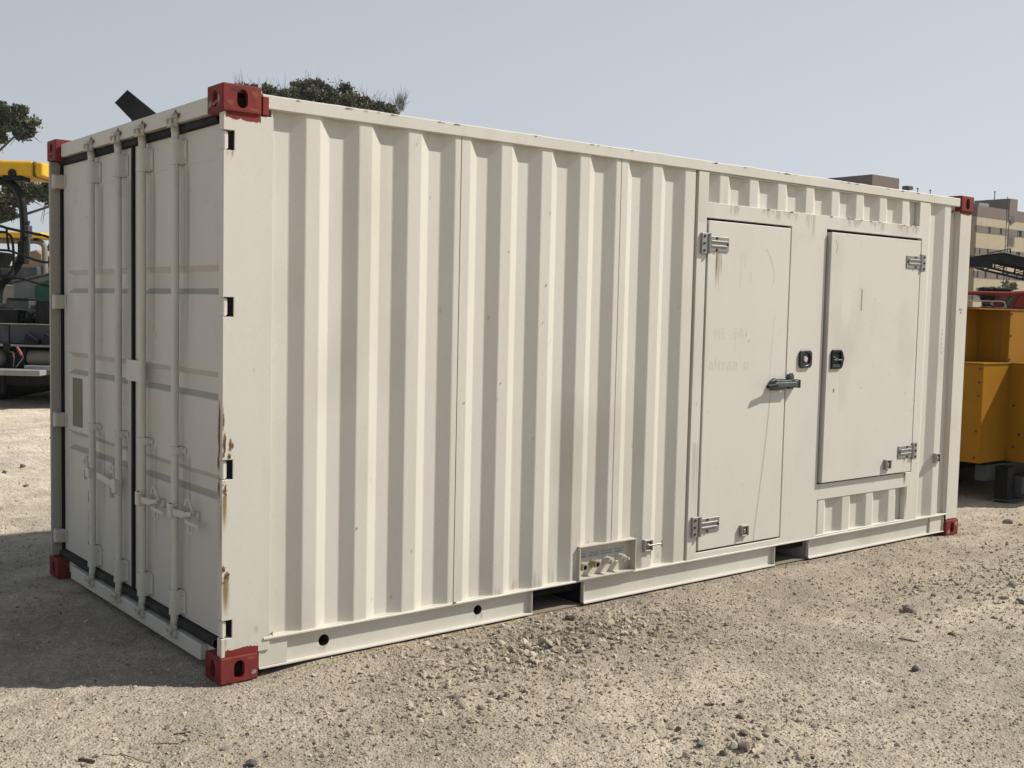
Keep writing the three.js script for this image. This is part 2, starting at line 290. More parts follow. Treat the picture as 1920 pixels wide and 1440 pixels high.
{ // stones one can point at
  const fs = { flatShading: true }, tan = rep(paintTex([0.27, 0.235, 0.185], 51, 0.25, [0.12, 0.1, 0.08], 2), 0.2), grey = rep(paintTex([0.18, 0.16, 0.14], 52, 0.25, [0.3, 0.27, 0.22], 2), 0.2);
  const mats = { t: rough(0.95, { map: tan, ...fs }), g: rough(0.95, { map: grey, ...fs }), d: rough(0.9, { map: rep(paintTex([0.075, 0.07, 0.075], 53, 0.3, [0.2, 0.19, 0.2], 2), 0.2) }), b: rough(0.95, { map: rep(paintTex([0.14, 0.105, 0.08], 54, 0.3, [0.2, 0.17, 0.13], 2), 0.2) }), w: rough(0.9, { color: col(0.55, 0.52, 0.46) }) };
  const S = [
    [3.682, 1.046, 0.085, 'g', 'large grey angular stone lying alone on the open gravel, biggest of all the stones'],
    [6.793, 0.02, 0.082, 'g', 'rounded grey stone beyond the far red corner casting, the larger of two side by side'],
    [6.80, 0.135, 0.057, 't', 'small pale stone touching the bigger grey stone beyond the far corner casting'],
    [4.201, 1.072, 0.045, 'b', 'dark brown oval stone on pale dust beyond the large grey angular stone'],
    [4.402, 1.237, 0.071, 't', 'flat tan stone near the picture edge, the one with a sunlit smooth top'],
    [4.415, 1.335, 0.066, 'g', 'grey stone cut by the right picture edge beside the flat tan stone'],
    [3.374, 1.306, 0.046, 'g', 'grey wedge-shaped stone just below the large angular stone'],
    [3.447, 1.45, 0.05, 'b', 'reddish brown lumpy stone, lower right of the grey wedge-shaped stone'],
    [2.717, 1.678, 0.052, 'd', 'dark bluish speckled stone alone on the lower gravel'],
    [1.297, 1.831, 0.05, 'b', 'upright brown pointed stone at the bottom edge of the foreground'],
    [1.203, 1.694, 0.05, 'g', 'long flat grey stone half buried in the churned foreground soil'],
    [1.552, 1.60, 0.045, 'b', 'flat brown stone lying above the churned foreground patch'],
    [-0.27, 0.855, 0.045, 'd', 'dark glossy stone at the bottom edge below the near red casting'],
    [-0.287, 0.676, 0.03, 'g', 'small grey-green stone on dust below the near red casting'],
    [1.891, 0.17, 0.06, 'b', 'brown clod of earth in the churned soil by the first forklift pocket'],
    [4.09, 0.848, 0.03, 'w', 'small white stone just above the large grey angular stone'],
    [4.621, 0.667, 0.034, 'w', 'small white stone on bare gravel nearer the container wall, farthest white one'],
  ];
  S.push([1.08, -7.05, 0.07, 'b', 'dark stone lying on the pale ground behind the container doors, widest of those there'],
    [0.85, -6.81, 0.055, 'g', 'grey stone on the pale ground at the left picture edge, before the paving machine'],
    [0.81, -5.94, 0.047, 'b', 'small brown stone on a rut beside the far post of the container doors']);
  S.forEach(([x, z, w, m, l], i) => { const s = w / 2, g = rockGeo(900 + i * 3, 2, 0.66); g.scale(s, s, s).rotateY(i * 1.7); const o = mesh('stone', g, mats[m]); o.position.set(x, groundY(x, z) + s * 0.28, z); tag(o, l, 'stone', 'loose stones on the gravel'); });
  const rest = [
    [4.113, 0.954, 0.036, 'small brown pebble directly above the large grey angular stone, near the white stone'],
    [4.788, 1.096, 0.05, 'grey pebble at the right picture edge, above the flat tan stone'],
    [3.86, 1.578, 0.04, 'tan pebble at the right picture edge, lowest of the pebbles along that edge'],
    [3.937, 1.417, 0.03, 'small grey pebble between the reddish lumpy stone and the right picture edge'],
    [1.403, 1.738, 0.038, 'grey pebble just above the upright brown pointed stone'],
    [1.7, 1.479, 0.032, 'brown pebble highest of the group above the pointed brown stone'],
    [2.068, 0.892, 0.032, 'brown pebble alone on the gravel midway between the container and the dark twig stub'],
    [2.175, 0.666, 0.027, 'small dark pebble nearest the middle of the container base, on open gravel'],
    [1.036, 1.109, 0.026, 'small dark pebble left of the middle foreground, upper of a pair'],
    [0.963, 1.175, 0.026, 'small dark pebble left of the middle foreground, lower of a pair'],
    [2.376, 1.768, 0.025, 'small pale pebble on the lower gravel left of the dark bluish stone'],
    [5.2, 1.2, 0.036, 'far brown pebble at the right picture edge below the two stones by the far corner'],
  ];
  rest.forEach(([x, z, w, l], i) => { const s = w / 2, g = rockGeo(1300 + i, 1, 0.62); g.scale(s, s, s).rotateY(i * 2.3); const o = mesh('pebble', g, mats['bgtg'[i % 4]]); o.position.set(x, groundY(x, z) + s * 0.3, z); tag(o, l, 'pebble', 'pebbles on the gravel'); });
  const wood = rough(0.9, { map: rep(paintTex([0.085, 0.052, 0.035], 61, 0.4, [0.2, 0.15, 0.1], 1), 0.1) }), pale = rough(0.9, { color: col(0.21, 0.16, 0.11) });
  const twig = (pts, r, m, l) => tag(mesh('twig', tube(pts.map(([x, z]) => V(x, groundY(x, z) + r * 1.3, z)), r, 6, 24), m), l, 'twig', 'dry twigs on the ground');
  twig([[-0.39, 0.437], [-0.36, 0.448], [-0.329, 0.455]], 0.0035, wood, 'short straight reddish twig on the dust below the near red casting');
  twig([[-0.483, 0.479], [-0.445, 0.508], [-0.406, 0.528]], 0.0022, pale, 'thin pale straight twig lying beside the short reddish twig');
  twig([[-0.66, 0.47], [-0.64, 0.50], [-0.608, 0.513], [-0.589, 0.585], [-0.55, 0.63]], 0.002, pale, 'crooked thin pale twig at the bottom of the foreground');
  twig([[-0.757, 0.476], [-0.738, 0.50], [-0.716, 0.522]], 0.0055, wood, 'thick dark splintered twig, lowest and leftmost of the twigs');
  twig([[3.12, 1.34], [3.14, 1.385], [3.165, 1.41], [3.19, 1.40]], 0.004, wood, 'bent dark twig on the gravel below the large grey stone');
  twig([[1.548, 1.402], [1.56, 1.415], [1.58, 1.432]], 0.004, wood, 'short dark twig stub in the middle of the open gravel');
  const sp = [[0.28, 0.045], [0.48, 0.06], [0.72, 0.055], [1.173, 0.045], [1.671, 0.035], [2.069, 0.035], [2.584, 0.025], [3.106, 0.04], [3.6, 0.05]];
  const dense = []; for (let i = 0; i <= 90; i++) { const x = 0.28 + 3.2 * i / 90; let k = 0; while (sp[k + 1][0] < x) k++; const t = (x - sp[k][0]) / (sp[k + 1][0] - sp[k][0]), z = sp[k][1] + (sp[k + 1][1] - sp[k][1]) * t + 0.004 * vn(x * 4, 1); dense.push(V(x, groundY(x, z) + 0.003 - 0.005 * sst(1.6, 2.4, x) + 0.0025 * vn(x * 7, 4), z)); }
  tag(mesh('string', tube(dense, 0.0019, 5, 200), rough(0.8, { color: col(0.50, 0.40, 0.13) })), 'thin yellow string lying on the dirt along the container base', 'string');
}

// ------------------------------------------------------------------ the container
const L = 6.058, W = 2.438, HT = 2.575;
const OFF = [3.029, 0, -1.219];
const box = thing('generator_container', 'cream white steel shipping container housing a generator, with red corners and two side access doors', 'container', OFF);
const cp = (name, geos, mat, par = box, keepUV) => mesh(name, geos, mat, par, OFF, keepUV);
const label = (m, l) => { m.userData.label = l; return m; };
const quadZ = (x0, x1, y0, y1, z) => new THREE.PlaneGeometry(x1 - x0, y1 - y0).translate((x0 + x1) / 2, (y0 + y1) / 2, z);
const quadX = (z0, z1, y0, y1, x) => new THREE.PlaneGeometry(z1 - z0, y1 - y0).rotateY(-Math.PI / 2).translate(x, (y0 + y1) / 2, (z0 + z1) / 2);

// dark inside, floor and roof
cp('inner_lining', [bx(0.16, 5.98, 0.20, 2.47, -2.36, -0.075, 0)], M.dark);
cp('roof', [bx(0.03, 6.03, 2.505, 2.545, -2.40, -0.05, 0.004)], M.cream);
cp('underframe', [bx(0.3, 5.75, 0.11, 0.16, -2.38, -0.06, 0), ...[0.9, 1.3, 2.6, 3.2, 4.7, 5.3].map((x) => bx(x, x + 0.05, 0.05, 0.11, -2.38, -0.07, 0))], M.dark);

// corrugated steel walls
const BEND = 0.003;
function corr(prof, y0, y1, thick = 0.003) {
  const f = [];
  prof.forEach(([x, z], i) => {
    if (i === 0 || i === prof.length - 1) { f.push([x, z]); return; }
    for (const o of [prof[i - 1], prof[i + 1]]) { const d = Math.hypot(o[0] - x, o[1] - z), t = Math.min(0.4, BEND / d); f.push([x + (o[0] - x) * t, z + (o[1] - z) * t]); }
  });
  const back = f.map(([x, z]) => [x, z - thick]).reverse();
  return plateY([...f, ...back], y0, y1);
}
const ZO = -0.010, ZI = -0.046;
function profile(xStart, outers, xEnd, startZ, endZ) {
  const p = [[xStart, startZ]];
  for (const [a, b] of outers) {
    if (p.at(-1)[1] < ZO - 0.01) p.push([a - 0.067, ZI]); else if (p.length > 1) { p.push([p.at(-1)[0] + 0.065, ZI], [a - 0.067, ZI]); }
    if (a > xStart + 1e-6) p.push([a, ZO]);
    p.push([b, ZO]);
  }
  if (endZ < ZO - 0.01) { p.push([p.at(-1)[0] + 0.065, ZI]); p.push([xEnd, ZI]); }
  return p.filter((q, i) => !i || Math.hypot(q[0] - p[i - 1][0], q[1] - p[i - 1][1]) > 1e-5);
}
function clip(p, a, b) {                  // the stretch of a profile between two x
  const out = []; const at = (x) => { for (let i = 0; i + 1 < p.length; i++) if (x >= p[i][0] && x <= p[i + 1][0] && p[i + 1][0] > p[i][0]) return [x, p[i][1] + (p[i + 1][1] - p[i][1]) * (x - p[i][0]) / (p[i + 1][0] - p[i][0])]; };
  out.push(at(a), ...p.filter((q) => q[0] > a + 1e-4 && q[0] < b - 1e-4), at(b)); return out;
}
const wall1 = profile(0.20, [[0.395, 0.466], [0.669, 0.737], [0.939, 1.012], [1.213, 1.2455]], 1.2455, ZI, ZO);
const wall2 = profile(1.2505, [[1.2505, 1.304], [1.502, 1.570], [1.769, 1.838], [2.040, 2.110], [2.308, 2.3425]], 2.3425, ZO, ZO);
const wall3 = profile(2.3475, [[2.3475, 2.397], [2.596, 2.669], [2.865, 2.952]], 2.952, ZO, ZO);
const Y0 = 0.176, Y1 = 2.506;
label(cp('side_panel', corr(wall1, Y0, Y1), M.cream), 'corrugated cream panel next to the near corner post');
label(cp('side_panel', [corr(clip(wall2, 1.2505, 2.092), Y0, Y1), corr(clip(wall2, 2.092, 2.3425), 0.362, Y1)], M.cream), 'corrugated cream panel in the middle, above the hose connection box');
label(cp('side_panel', [corr(clip(wall3, 2.3475, 2.526), 0.362, Y1), corr(clip(wall3, 2.526, 2.952), Y0, Y1), bx(2.949, 2.954, Y0, Y1, -0.055, -0.010, 0.002)], M.cream), 'corrugated cream panel beside the tall access door');
const upper = profile(3.03, [[3.17, 3.244], [3.447, 3.524], [3.724, 3.802], [4.012, 4.09], [4.290, 4.367], [4.567, 4.647], [4.846, 4.926], [5.126, 5.208]], 5.40, ZI, ZI);
label(cp('side_panel', corr(upper, 2.30, Y1), M.cream), 'short corrugated strip above the access doors');
const lower = profile(4.24, [[4.279, 4.345], [4.553, 4.634], [4.835, 4.914], [5.116, 5.196]], 5.345, ZI, ZI);
label(cp('side_panel', corr(lower, Y0, 0.46), M.cream), 'short corrugated strip below the wide access door');
const wall5 = [[5.47, -0.006], [5.492, ZO], [5.556, ZI], [5.612, ZI], [5.690, ZO], [5.768, ZO], [5.826, ZI], [5.93, ZI]];
label(cp('side_panel', corr(wall5, Y0, Y1), M.cream), 'narrow corrugated panel beside the far corner post');
{ const m = rough(0.8, { color: col(0.16, 0.09, 0.055) }); cp('weld_strip', bx(2.343, 2.347, 0.362, Y1, -0.03, -0.014, 0), m); cp('weld_strip', bx(1.2455, 1.2505, Y0, Y1, -0.03, -0.0125, 0), m); }

// flat steel frame round the access doors
const frameHoles = [rectPts(3.066, 5.345, 2.326, 2.498).reverse(), rectPts(3.058, 3.870, 0.212, 2.234).reverse(), rectPts(4.243, 5.386, 0.533, 2.240).reverse(), rectPts(4.254, 5.318, 0.188, 0.428).reverse()];
cp('door_frame', plateZ(rectPts(2.976, 5.475, Y0, 2.503), frameHoles, -0.044, -0.005, 0.002), M.creamDoor);
cp('door_frame_recess', bx(3.05, 3.88, 0.20, 2.25, -0.062, -0.040, 0), M.gap); cp('door_frame_recess', bx(4.23, 5.40, 0.52, 2.26, -0.062, -0.040, 0), M.gap);

// rails
const railBump = [];
cp('top_rail', [plateZ((() => { const t = [[0.178, 2.505], [5.88, 2.505]], up = []; for (let i = 0; i <= 140; i++) { const x = 5.88 - 5.702 * i / 140; up.push([x, 2.566 + 0.0022 * fbm(x * 2.3, 4, 3) + 0.0028 * Math.max(0, vn(x * 11, 2))]); } return [...t, ...up]; })(), [], -0.06, 0.0, 0.004)], M.cream);
cp('top_rail', [bx(0.178, 5.88, 2.505, 2.566, -2.438, -2.38)], M.cream);
const railSegs = [[0.182, 1.774], [2.144, 3.832], [4.188, 5.878]];
const RB = 0.034;
railSegs.forEach(([a, b], i) => {
  const holes = i ? [] : [circ(0.524, 0.103, 0.028), circ(1.424, 0.107, 0.026)];
  label(cp('bottom_rail', [plateZ(rectPts(a, b, RB, 0.166), holes, -0.040, -0.034, 0.001), bx(a, b, RB, RB + 0.009, -0.04, -0.004, 0.002), bx(a, a + 0.005, RB, 0.166, -0.04, -0.010, 0.001), bx(b - 0.005, b, RB, 0.166, -0.04, -0.010, 0.001)], M.cream), ['length of side rail with two round holes, next to the near corner', 'middle length of side rail between the forklift pockets', 'far length of side rail'][i]);
});
cp('rail_lip', plateZ((() => { const p = [[0.20, 0.166], [5.90, 0.166]], up = []; for (let i = 0; i <= 160; i++) { const x = 5.9 - 5.7 * i / 160; up.push([x, 0.1765 + 0.0014 * vn(x * 9, 8)]); } return [...p, ...up]; })(), [], -0.062, 0.002, 0.002), M.cream);
cp('gusset_plate', bx(0.185, 0.325, RB + 0.010, 0.162, -0.0335, -0.014, 0.002), M.cream); cp('gusset_plate', bx(5.70, 5.872, RB + 0.010, 0.162, -0.0335, -0.020, 0.002), M.cream);
cp('bottom_rail', [bx(0.18, 5.88, 0.04, 0.175, -2.438, -2.40)], M.cream);
{ const m = rough(0.9, { color: col(0.05, 0.035, 0.025), side: THREE.DoubleSide }); for (const [x, y, r] of [[0.524, 0.103, 0.028], [1.424, 0.107, 0.026]]) cp('drain_pipe', new THREE.CylinderGeometry(r - 0.0008, r - 0.0008, 0.25, 20, 1, true).rotateX(Math.PI / 2).translate(x, y, -0.16), m); }
const DUSTP = rough(0.95, { map: rep(paintTex([0.22, 0.19, 0.145], 44, 0.2, [0.1, 0.08, 0.06], 2), 0.6) });
for (const [a, b, y0, y1, m] of [[1.774, 2.144, 0.030, 0.160, M.dark], [3.832, 4.188, 0.034, 0.158, M.postGrey]])
  cp('forklift_pocket', [bx(a, b, y1, y1 + 0.006, -2.3, -0.036, 0), bx(a - 0.006, a, y0, y1, -2.3, -0.041, 0), bx(b, b + 0.006, y0, y1, -2.3, -0.041, 0), bx(a, b, y0, y1, -1.4, -1.39, 0)], m), cp('pocket_floor', bx(a + 0.001, b - 0.001, y0 - 0.006, y0, -2.3, -0.03, 0), DUSTP);

// corner castings
const evalr = new Evaluator(); evalr.useGroups = false; evalr.attributes = ['position', 'normal', 'uv'];
function casting(x0, y0, z0) {             // box 178 x 118 x 162 with its minimum corner given
  const B = (g) => { const b = new Brush(g); b.updateMatrixWorld(); return b; };
  const stadium = (w, h, d) => { const s = new THREE.Shape(), r = w / 2, k = h / 2 - r; s.absarc(0, k, r, 0, Math.PI); s.absarc(0, -k, r, Math.PI, Math.PI * 2); return new THREE.ExtrudeGeometry(s, { depth: d, bevelEnabled: false, curveSegments: 12 }).translate(0, 0, -d / 2); };
  let a = B(new RoundedBoxGeometry(0.178, 0.118, 0.162, 2, 0.007));
  for (const g of [new THREE.BoxGeometry(0.12, 0.080, 0.110), stadium(0.050, 0.080, 0.3), stadium(0.048, 0.074, 0.4).rotateY(Math.PI / 2), stadium(0.046, 0.08, 0.3).rotateX(Math.PI / 2).rotateY(Math.PI / 2)]) a = evalr.evaluate(a, B(g), SUBTRACTION);
  return a.geometry.translate(x0 + 0.089, y0 + 0.059, z0 + 0.081);
}
const DX = 0.007;                          // castings stand a little proud of the posts
for (const [x, z] of [[-DX, -0.162 + DX], [L - 0.178 + DX, -0.162 + DX], [-DX, -W - DX], [L - 0.178 + DX, -W - DX]]) for (const y of [0, 2.591 - 0.118]) cp('corner_casting', casting(x, y, z), M.red);
for (const [x, z] of [[-DX, -0.162 + DX], [L - 0.178 + DX, -0.162 + DX]]) for (const y of [0, 2.473]) cp('casting_shade_block', bx(x + 0.034, x + 0.144, y + 0.02, y + 0.072, z + 0.030, z + 0.128, 0.01), M.dark);  // added dark blocks that stand in for shade inside the casting holes
// red paint brushed past the castings
function smear(x0, x1, ya, yb, z, seed, flip) { const p = [[x0, ya], [x1, ya]]; for (let i = 0; i <= 26; i++) { const x = x1 - (x1 - x0) * i / 26; p.push([x, yb + (flip ? -1 : 1) * 0.009 * fbm(x * 18 + seed, seed, 3) + (flip ? 1 : -1) * 0.006 * (i % 3 === 0 ? vn(x * 60, seed) : 0)]); } return plateZ(p, [], z, z + 0.0012, 0); }
for (const g of [smear(0.012, 0.172, 2.474, 2.446, -0.004, 3, true), smear(0.02, 0.176, 0.117, 0.150, -0.004, 9, false), bx(0.178, 0.208, 2.476, 2.556, -0.04, 0.0016, 0.003), smear(5.886, 6.05, 2.474, 2.452, -0.004, 5, true), smear(5.89, 6.05, 0.117, 0.126, -0.004, 6, false)]) cp('paint_smear', g, M.red);

// corner posts; the near one is notched for the hinge lugs of the end door
const NOTCH = [[2.312, 2.396], [1.606, 1.690], [0.902, 0.988], [0.202, 0.283]];
{
  const p = [[0.232, 0.119], [0.232, 2.472], [0.002, 2.472]];
  for (const [a, b] of NOTCH) p.push([0.002, b], [0.052, b], [0.052, a], [0.002, a]);
  p.push([0.002, 0.119]);
  const bars = [], ys = [2.472, ...NOTCH.flatMap(([a, b]) => [b, a]), 0.119];
  for (let i = 0; i < ys.length; i += 2) bars.push(bx(0.002, 0.052, ys[i + 1], ys[i], -0.050, -0.0125, 0.004));
  label(cp('corner_post', [plateZ(p, [], -0.012, -0.004, 0.0015), ...bars, bx(0.226, 0.232, 0.176, 2.505, -0.055, -0.0125, 0.001)], M.cream), 'near corner post with four hinge notches and rusty edge');
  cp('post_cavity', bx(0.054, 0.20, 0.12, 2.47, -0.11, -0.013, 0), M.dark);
  for (const [a, b] of NOTCH) label(cp('hinge_lug', [cyl(V(0.014, a + 0.004, -0.024), V(0.014, b - 0.004, -0.024), 0.012), bx(0.004, 0.028, a + 0.006, b - 0.006, -0.05, -0.014, 0.004)], M.cream), 'hinge lug seen through the notch of the near corner post');
}
cp('corner_post', [plateZ(rectPts(5.898, 6.056, 0.119, 2.472), [], -0.012, -0.004, 0.002), bx(5.898, 5.906, Y0, 2.505, -0.06, -0.0125, 0.001), bx(6.02, 6.056, 0.119, 2.472, -0.16, -0.0125, 0.003)], M.cream);
label(cp('corner_post', [bx(0.0, 0.052, 0.119, 2.472, -2.438, -2.412, 0.003), bx(0.052, 0.15, 0.119, 2.472, -2.438, -2.400, 0.003)], M.postGrey), 'far corner post of the door end, grey on its inner face');
cp('corner_post', bx(6.02, 6.056, 0.119, 2.472, -2.436, -2.30, 0.003), M.cream);
cp('end_wall', [bx(6.0, 6.03, 0.14, 2.5, -2.30, -0.16, 0.003)], M.cream);
cp('back_wall', [bx(0.16, 5.95, 0.17, 2.505, -2.425, -2.40, 0.003)], M.cream);

// door end
const DF = 0.066;                          // plane of the door faces
cp('door_header', [bx(0.022, 0.12, 2.487, 2.563, -2.276, -0.162, 0.006), bx(0.095, 0.12, 2.40, 2.487, -2.276, -0.162, 0)], M.creamDoor);
cp('door_sill', [bx(0.022, 0.12, 0.034, 0.108, -2.13, -0.275, 0.005), bx(0.06, 0.12, 0.04, 0.11, -2.276, -0.162, 0)], M.creamDoor);
const rodsZ = [-0.595, -1.012, -1.352, -1.770];
const LEDGE = rough(0.85, { map: rep(paintTex([0.40, 0.375, 0.325], 46, 0.06, [0.28, 0.24, 0.18], 1), 0.8) }); let ledges = [];  // rib bottom slopes: dusty colour, darkened to tone down the sky light there
function leaf(za, zb, ribs) {              // za > zb; ribs pressed in between z ra and rb
  const out = [], x1 = DF + 0.05, y0 = 0.16, y1 = 2.45, [ra, rb] = ribs, bands = [[1.703, 1.830], [1.230, 1.354], [0.782, 0.892]];
  const holes = bands.map(([a, b]) => rectPts(rb, ra, a, b).reverse());
  out.push(plateX(rectPts(zb, za, y0, y1), holes, DF, x1, 0.003));
  for (const [a, b] of bands) {            // sloped sides and a flat bottom 24 mm deep
    const d = DF + 0.024, s = 0.026, e = 0.05, P = [], q = (...v) => { P.push(...v[0], ...v[1], ...v[2], ...v[0], ...v[2], ...v[3]); };
    const A = [DF + 0.003, b, ra], B2 = [DF + 0.003, b, rb], C2 = [DF + 0.003, a, rb], D = [DF + 0.003, a, ra], a2 = [d, b - s, ra - e], b2 = [d, b - s, rb + e], c2 = [d, a + s, rb + e], d2 = [d, a + s, ra - e];
    q(A, B2, b2, a2); q(B2, C2, c2, b2); q(D, A, a2, d2); q(a2, b2, c2, d2);
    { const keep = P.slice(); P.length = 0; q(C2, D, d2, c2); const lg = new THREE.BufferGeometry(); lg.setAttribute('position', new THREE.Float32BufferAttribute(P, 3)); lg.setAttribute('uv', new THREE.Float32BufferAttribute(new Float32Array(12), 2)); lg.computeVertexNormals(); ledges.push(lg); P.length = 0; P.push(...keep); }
    const g = new THREE.BufferGeometry(); g.setAttribute('position', new THREE.Float32BufferAttribute(P, 3)); g.setAttribute('uv', new THREE.Float32BufferAttribute(new Float32Array(P.length / 3 * 2), 2)); g.computeVertexNormals(); out.push(g);
  }
  out.push(bx(DF - 0.0016, DF + 0.002, 2.296, 2.2995, zb + 0.01, za - 0.01, 0));
  return out;
}
const doorR = label(cp('cargo_door', leaf(-0.060, -1.205, [-0.13, -1.13]), M.creamDoor), 'cargo door next to the near corner, with two lock rods and folded handles');
ledges.forEach((g) => cp('rib_ledge', g, LEDGE, doorR)); ledges = [];
const doorL = label(cp('cargo_door', leaf(-1.242, -2.372, [-1.32, -2.31]), M.creamDoor), 'cargo door on the far half, with a faded data plate');
ledges.forEach((g) => cp('rib_ledge', g, LEDGE, doorL));
cp('door_gasket', [bx(DF - 0.012, DF + 0.04, 0.13, 2.46, -1.238, -1.209, 0.004)], M.rubber);
label(cp('door_gasket', [tube([V(DF - 0.004, 2.468, -0.165), V(DF - 0.006, 2.466, -0.8), V(DF - 0.004, 2.468, -1.22), V(DF - 0.006, 2.467, -1.8), V(DF - 0.004, 2.47, -2.39)], 0.021, 8, 40)], M.rubber), 'thick black rubber seal above the cargo doors');
label(cp('door_gasket', [tube([V(DF - 0.006, 0.134, -0.165), V(DF - 0.008, 0.137, -0.8), V(DF - 0.006, 0.135, -1.22), V(DF - 0.008, 0.136, -1.8), V(DF - 0.006, 0.136, -2.39)], 0.025, 8, 40)], M.rubberGrey), 'thick grey dusty rubber seal below the cargo doors');
cp('door_gasket', [bx(0.053, DF + 0.04, 0.15, 2.45, -2.411, -2.374, 0.003)], M.rubber);
cp('door_gasket', [bx(0.056, DF + 0.04, 0.15, 2.45, -0.058, -0.040, 0.003)], M.rubberGrey);
cp('overlap_plate', [bx(DF - 0.022, DF - 0.013, 1.252, 1.362, -1.285, -1.075, 0.003), bx(DF - 0.013, DF, 1.252, 1.362, -1.285, -1.242, 0.001)], M.creamDoor);
NOTCH.forEach(([a, b], i) => cp('door_hinge', [bx(0.004, DF + 0.004, a, b, -2.411, -2.352, 0.012), cyl(V(0.022, a - 0.003, -2.404), V(0.022, b + 0.003, -2.404), 0.014), bx(DF - 0.007, DF, a + 0.004, b - 0.004, -2.37, -2.325, 0.003)], M.creamRust, doorL));
cp('data_plate', bx(DF - 0.0025, DF + 0.001, 0.925, 1.208, -2.215, -2.045, 0.001), M.plate, doorL);
// lock rods, brackets, cams
rodsZ.forEach((z, i) => {
  const par = i < 2 ? doorR : doorL, X = 0.030;
  cp('lock_rod', cyl(V(X, 0.115, z), V(X, 2.49, z), 0.0185, 0.0185, 18), M.creamDoor, par);
  for (const [a, b, r] of [[2.302, 2.418, 0.026], [0.176, 0.296, 0.026], [0.944, 0.981, 0.0255]]) {
    cp('rod_bracket', [cyl(V(X, a, z), V(X, b, z), r, r, 18), bx(DF - 0.009, DF - 0.001, a + 0.004, b - 0.004, z - 0.044, z + 0.056, 0.003), bx(X, DF - 0.004, a, b, z - r, z + r, 0.003),
      ...[a + 0.018, b - 0.018].flatMap((y) => b - a < 0.06 ? [] : [cyl(V(DF - 0.009, y, z + 0.042), V(DF - 0.016, y, z + 0.042), 0.009, 0.008, 8)]), ...(b - a < 0.06 ? [cyl(V(DF - 0.009, (a + b) / 2, z + 0.042), V(DF - 0.016, (a + b) / 2, z + 0.042), 0.009, 0.008, 8)] : [])], M.creamDoor, par);
  }
  for (const [y, s] of [[2.495, 1], [0.098, -1]]) {
    // cam end of the rod and the two-pronged keeper welded to the frame
    cp('rod_cam', [cyl(V(X, y - s * 0.045, z), V(X, y, z), 0.021, 0.019, 12), bx(0.004, 0.034, y - 0.012, y + 0.016, z - 0.034, z + 0.012, 0.005), bx(-0.004, 0.012, y - 0.006, y + 0.024, z - 0.036, z - 0.022, 0.004)], M.creamRust, par);
    const par2 = box;
    cp('cam_keeper', [bx(0.010, 0.024, y - 0.024, y + 0.034, z + 0.020, z + 0.050, 0.005), bx(-0.010, 0.014, y + 0.010, y + 0.028, z - 0.01, z + 0.050, 0.005), bx(-0.010, 0.014, y - 0.026, y - 0.010, z + 0.006, z + 0.046, 0.005)], M.creamRust, par2); cp('keeper_lug', bx(0.012, 0.024, y - 0.02, y + 0.02, z - 0.06, z - 0.036, 0.004), M.creamRust, par2);
  }
});
// handles of the near door, retainers of the far door
function flat(pts, w, t) {                 // flat bar following points in the door plane: rectangular section
  const out = []; for (let i = 0; i + 1 < pts.length; i++) { const a = pts[i], b = pts[i + 1], d = b.clone().sub(a), len = d.length() + 0.004, g = new RoundedBoxGeometry(len, w, t, 1, Math.min(w, t) * 0.3);
    const ux = d.clone().normalize(), uz = V(-1, 0, 0).sub(ux.clone().multiplyScalar(-ux.x)).normalize(), uy = uz.clone().cross(ux); g.applyMatrix4(new THREE.Matrix4().makeBasis(ux, uy, uz)); const c = a.clone().add(b).multiplyScalar(0.5); out.push(g.translate(c.x, c.y, c.z)); }
  return out;
}
for (const [z, y] of [[rodsZ[0], 0.675], [rodsZ[1], 0.672]]) {
  const zz = (d) => z + d;
  cp('lock_handle', [bx(0.0, 0.028, y - 0.034, y + 0.036, z - 0.026, z + 0.018, 0.004), bx(0.002, 0.034, y + 0.026, y + 0.036, z - 0.026, z + 0.036, 0.003),
    ...flat([V(0.016, y - 0.002, zz(0.02)), V(0.020, y + 0.001, zz(0.13))], 0.034, 0.010), ...flat([V(0.020, y + 0.001, zz(0.12)), V(0.030, y + 0.012, zz(0.19))], 0.022, 0.010), ...flat([V(0.014, y - 0.022, zz(0.17)), V(0.022, y - 0.030, zz(0.30))], 0.020, 0.011)], M.creamDoor, doorR);
  cp('handle_catch', [tube([V(0.05, y + 0.01, zz(0.19)), V(0.03, y + 0.03, zz(0.205)), V(0.022, y + 0.065, zz(0.20)), V(0.020, y + 0.082, zz(0.185)), V(0.018, y + 0.070, zz(0.165)), V(0.016, y + 0.050, zz(0.155))], 0.0072, 8, 30), bx(0.050, DF, y - 0.018, y + 0.022, zz(0.17), zz(0.215), 0.004), tube([V(0.02, y - 0.03, zz(0.19)), V(0.018, y - 0.065, zz(0.195)), V(0.02, y - 0.075, zz(0.215)), V(0.022, y - 0.062, zz(0.228)), V(0.022, y - 0.03, zz(0.226))], 0.0048, 7, 26)], M.creamDoor, doorR);
}
